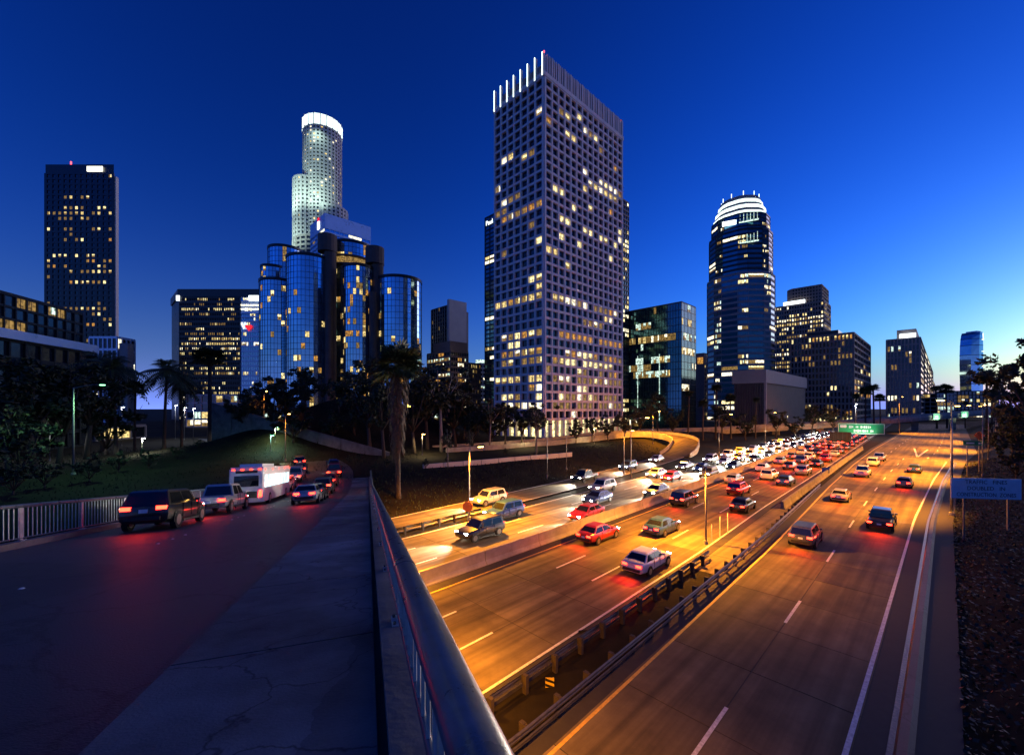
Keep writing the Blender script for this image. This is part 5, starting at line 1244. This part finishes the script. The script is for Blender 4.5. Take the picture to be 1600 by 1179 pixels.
row([('b', 648, 590, 86, 0.9), ('a', 668, 574, 92, 0.9), ('c', 690, 568, 90, 1.2), ('b', 712, 598, 98, 1), ('d', 738, 640, 100, 1), ('c', 765, 622, 96, 1.2), ('a', 790, 628, 100, 0.9), ('b', 815, 636, 104, 1), ('c', 838, 628, 100, 1.3), ('d', 900, 655, 112, 1), ('a', 925, 652, 116, 1.1), ('d', 950, 650, 122, 1.1), ('b', 975, 648, 124, 1)],
    'dark street tree before the pale grid tower, %s from the skirted palm', 'street trees before the grid tower')
row([('b', 1002, 632, 140, 1), ('a', 1028, 612, 150, 0.9), ('d', 1052, 640, 146, 1), ('p', 1075, 612, 150, 1), ('q', 1098, 626, 148, 1), ('p', 1118, 602, 155, 1), ('a', 1128, 632, 150, 1), ('q', 1142, 618, 158, 1), ('d', 1165, 648, 150, 1.1), ('p', 1180, 622, 160, 1), ('b', 1212, 640, 160, 1), ('d', 1240, 652, 158, 1.1), ('a', 1268, 632, 175, 1), ('b', 1300, 636, 178, 1)],
    'dark tree or palm right of the grid tower, %s along the row', 'trees right of the grid tower')
row([('p', 1336, 616, 185, 1), ('q', 1352, 606, 190, 1), ('p', 1366, 602, 188, 1), ('q', 1376, 618, 192, 1), ('p', 1464, 604, 235, 1.1), ('q', 1480, 603, 238, 1.1), ('p', 1508, 628, 240, 1), ('q', 1542, 582, 150, 1), ('p', 1550, 610, 150, 1)],
    'fan palm standing out against the bright sky, %s from the green sign', 'palms on the skyline')
row([('b', 1640, 530, 58, 0.9), ('a', 1592, 556, 74, 0.7), ('d', 1612, 600, 70, 0.9), ('d', 1602, 640, 66, 1.0), ('b', 1582, 640, 84, 1.0), ('s', 1562, 662, 90, 1.0), ('s', 1588, 690, 58, 1.0), ('s', 1545, 676, 104, 0.9)],
    'dark tree on the right bank above the freeway, %s one', 'trees on the right bank')
row([('d', 15, 566, 66, 1.0), ('a', 52, 560, 68, 1.0), ('b', 92, 575, 72, 1.0), ('a', 135, 566, 78, 1.0), ('s', 30, 640, 56, 1.0), ('s', 165, 620, 84, 1.0)],
    'dark tree before the glass block at the left edge, %s from the left', 'trees before the glass block')
row([('f', 182, 556, 84, 1.0), ('f', 160, 548, 92, 0.9), ('f', 256, 560, 90, 1.0), ('f', 284, 578, 96, 0.9), ('q', 210, 600, 92, 1.0), ('q', 328, 548, 112, 1.3)],
    'palm against the sky left of the viaduct, %s of the group', 'palms left of the viaduct')
row([('s', 20, 712, 46, 1.0), ('s', 70, 716, 50, 1.0), ('s', 140, 712, 54, 1.0), ('s', 185, 706, 62, 1.0), ('s', 232, 702, 66, 1.0), ('s', 275, 698, 74, 1.0), ('s', 310, 690, 82, 1.0)],
    'low shrub behind the far viaduct railing, %s from the left', 'shrubs behind the railing')
row([('s', 586, 726, 62, 0.8), ('s', 604, 738, 66, 0.8), ('s', 640, 752, 60, 0.9), ('s', 665, 742, 66, 0.9), ('s', 700, 736, 70, 0.9), ('s', 790, 722, 84, 0.9), ('s', 545, 716, 72, 0.9), ('s', 560, 712, 74, 0.9)],
    'low shrub on the dark verge left of the exit road, %s one', 'shrubs on the verge')
hr = random.Random(77); HS = []
for i in range(20):
    a = hr.uniform(-1, 1); b = hr.uniform(-1.2, 0.2); x_, y_ = -38 + 0.8 * a * 30 - 0.6 * b * 14, 106 + 0.6 * a * 30 + 0.8 * b * 14
    HS.append((hr.choice('sddab'), CX + x_ / y_ * F, HY + (H - terr(x_, y_) - hr.uniform(4.0, 8.0)) / y_ * F, y_, 1.3))
row(HS, 'dense dark bush on the hill behind the viaduct foot, %s planted', 'bushes on the hill')
for i, (px, top, Y) in enumerate(((700, 690, 68), (735, 692, 76), (838, 655, 84))):
    plant('c', px, top - 20, Y, 'slender young tree with pale trunk on the verge, %s from the skirted palm' % ORD[i], 0.8, 'young verge trees')
# ivy on the right bank and rough grass on the verges
iv = MB(); ri = random.Random(8)
for i in range(26000):
    t_ = 4 + 126 * ri.random() ** 1.3; s_ = lerp(RCR, t_) + 2.6 + 15 * ri.random() ** 1.3; p = fw(t_, s_); p.z = terr(p.x, p.y) + ri.uniform(0.02, 0.28)
    a = Vector((ri.gauss(0, 1), ri.gauss(0, 1), ri.gauss(0, 0.5))).normalized() * ri.uniform(0.05, 0.13); b = a.cross(Vector((ri.gauss(0, 1), ri.gauss(0, 1), 1.5))).normalized() * a.length * 0.7
    iv.face([p - a, p - b, p + a, p + b])
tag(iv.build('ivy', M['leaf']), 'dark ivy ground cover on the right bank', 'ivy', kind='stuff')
gr = MB()
for i in range(14000):
    if i % 2: t_ = ri.uniform(20, 110); s_ = lerp(COLL, t_) - 0.6 - 16 * ri.random(); p = fw(t_, s_)
    else: p = Vector((ri.uniform(-95, -18), ri.uniform(40, 100), 0))
    q = p - via(30, 0)
    z = terr(p.x, p.y); h = ri.uniform(0.1, 0.35); a = ri.uniform(0, 6.28); w = Vector((math.cos(a), math.sin(a), 0)) * 0.07; p.z = z - 0.02
    gr.face([p - w, p + w, p + Vector((ri.uniform(-.1, .1), ri.uniform(-.1, .1), h))])
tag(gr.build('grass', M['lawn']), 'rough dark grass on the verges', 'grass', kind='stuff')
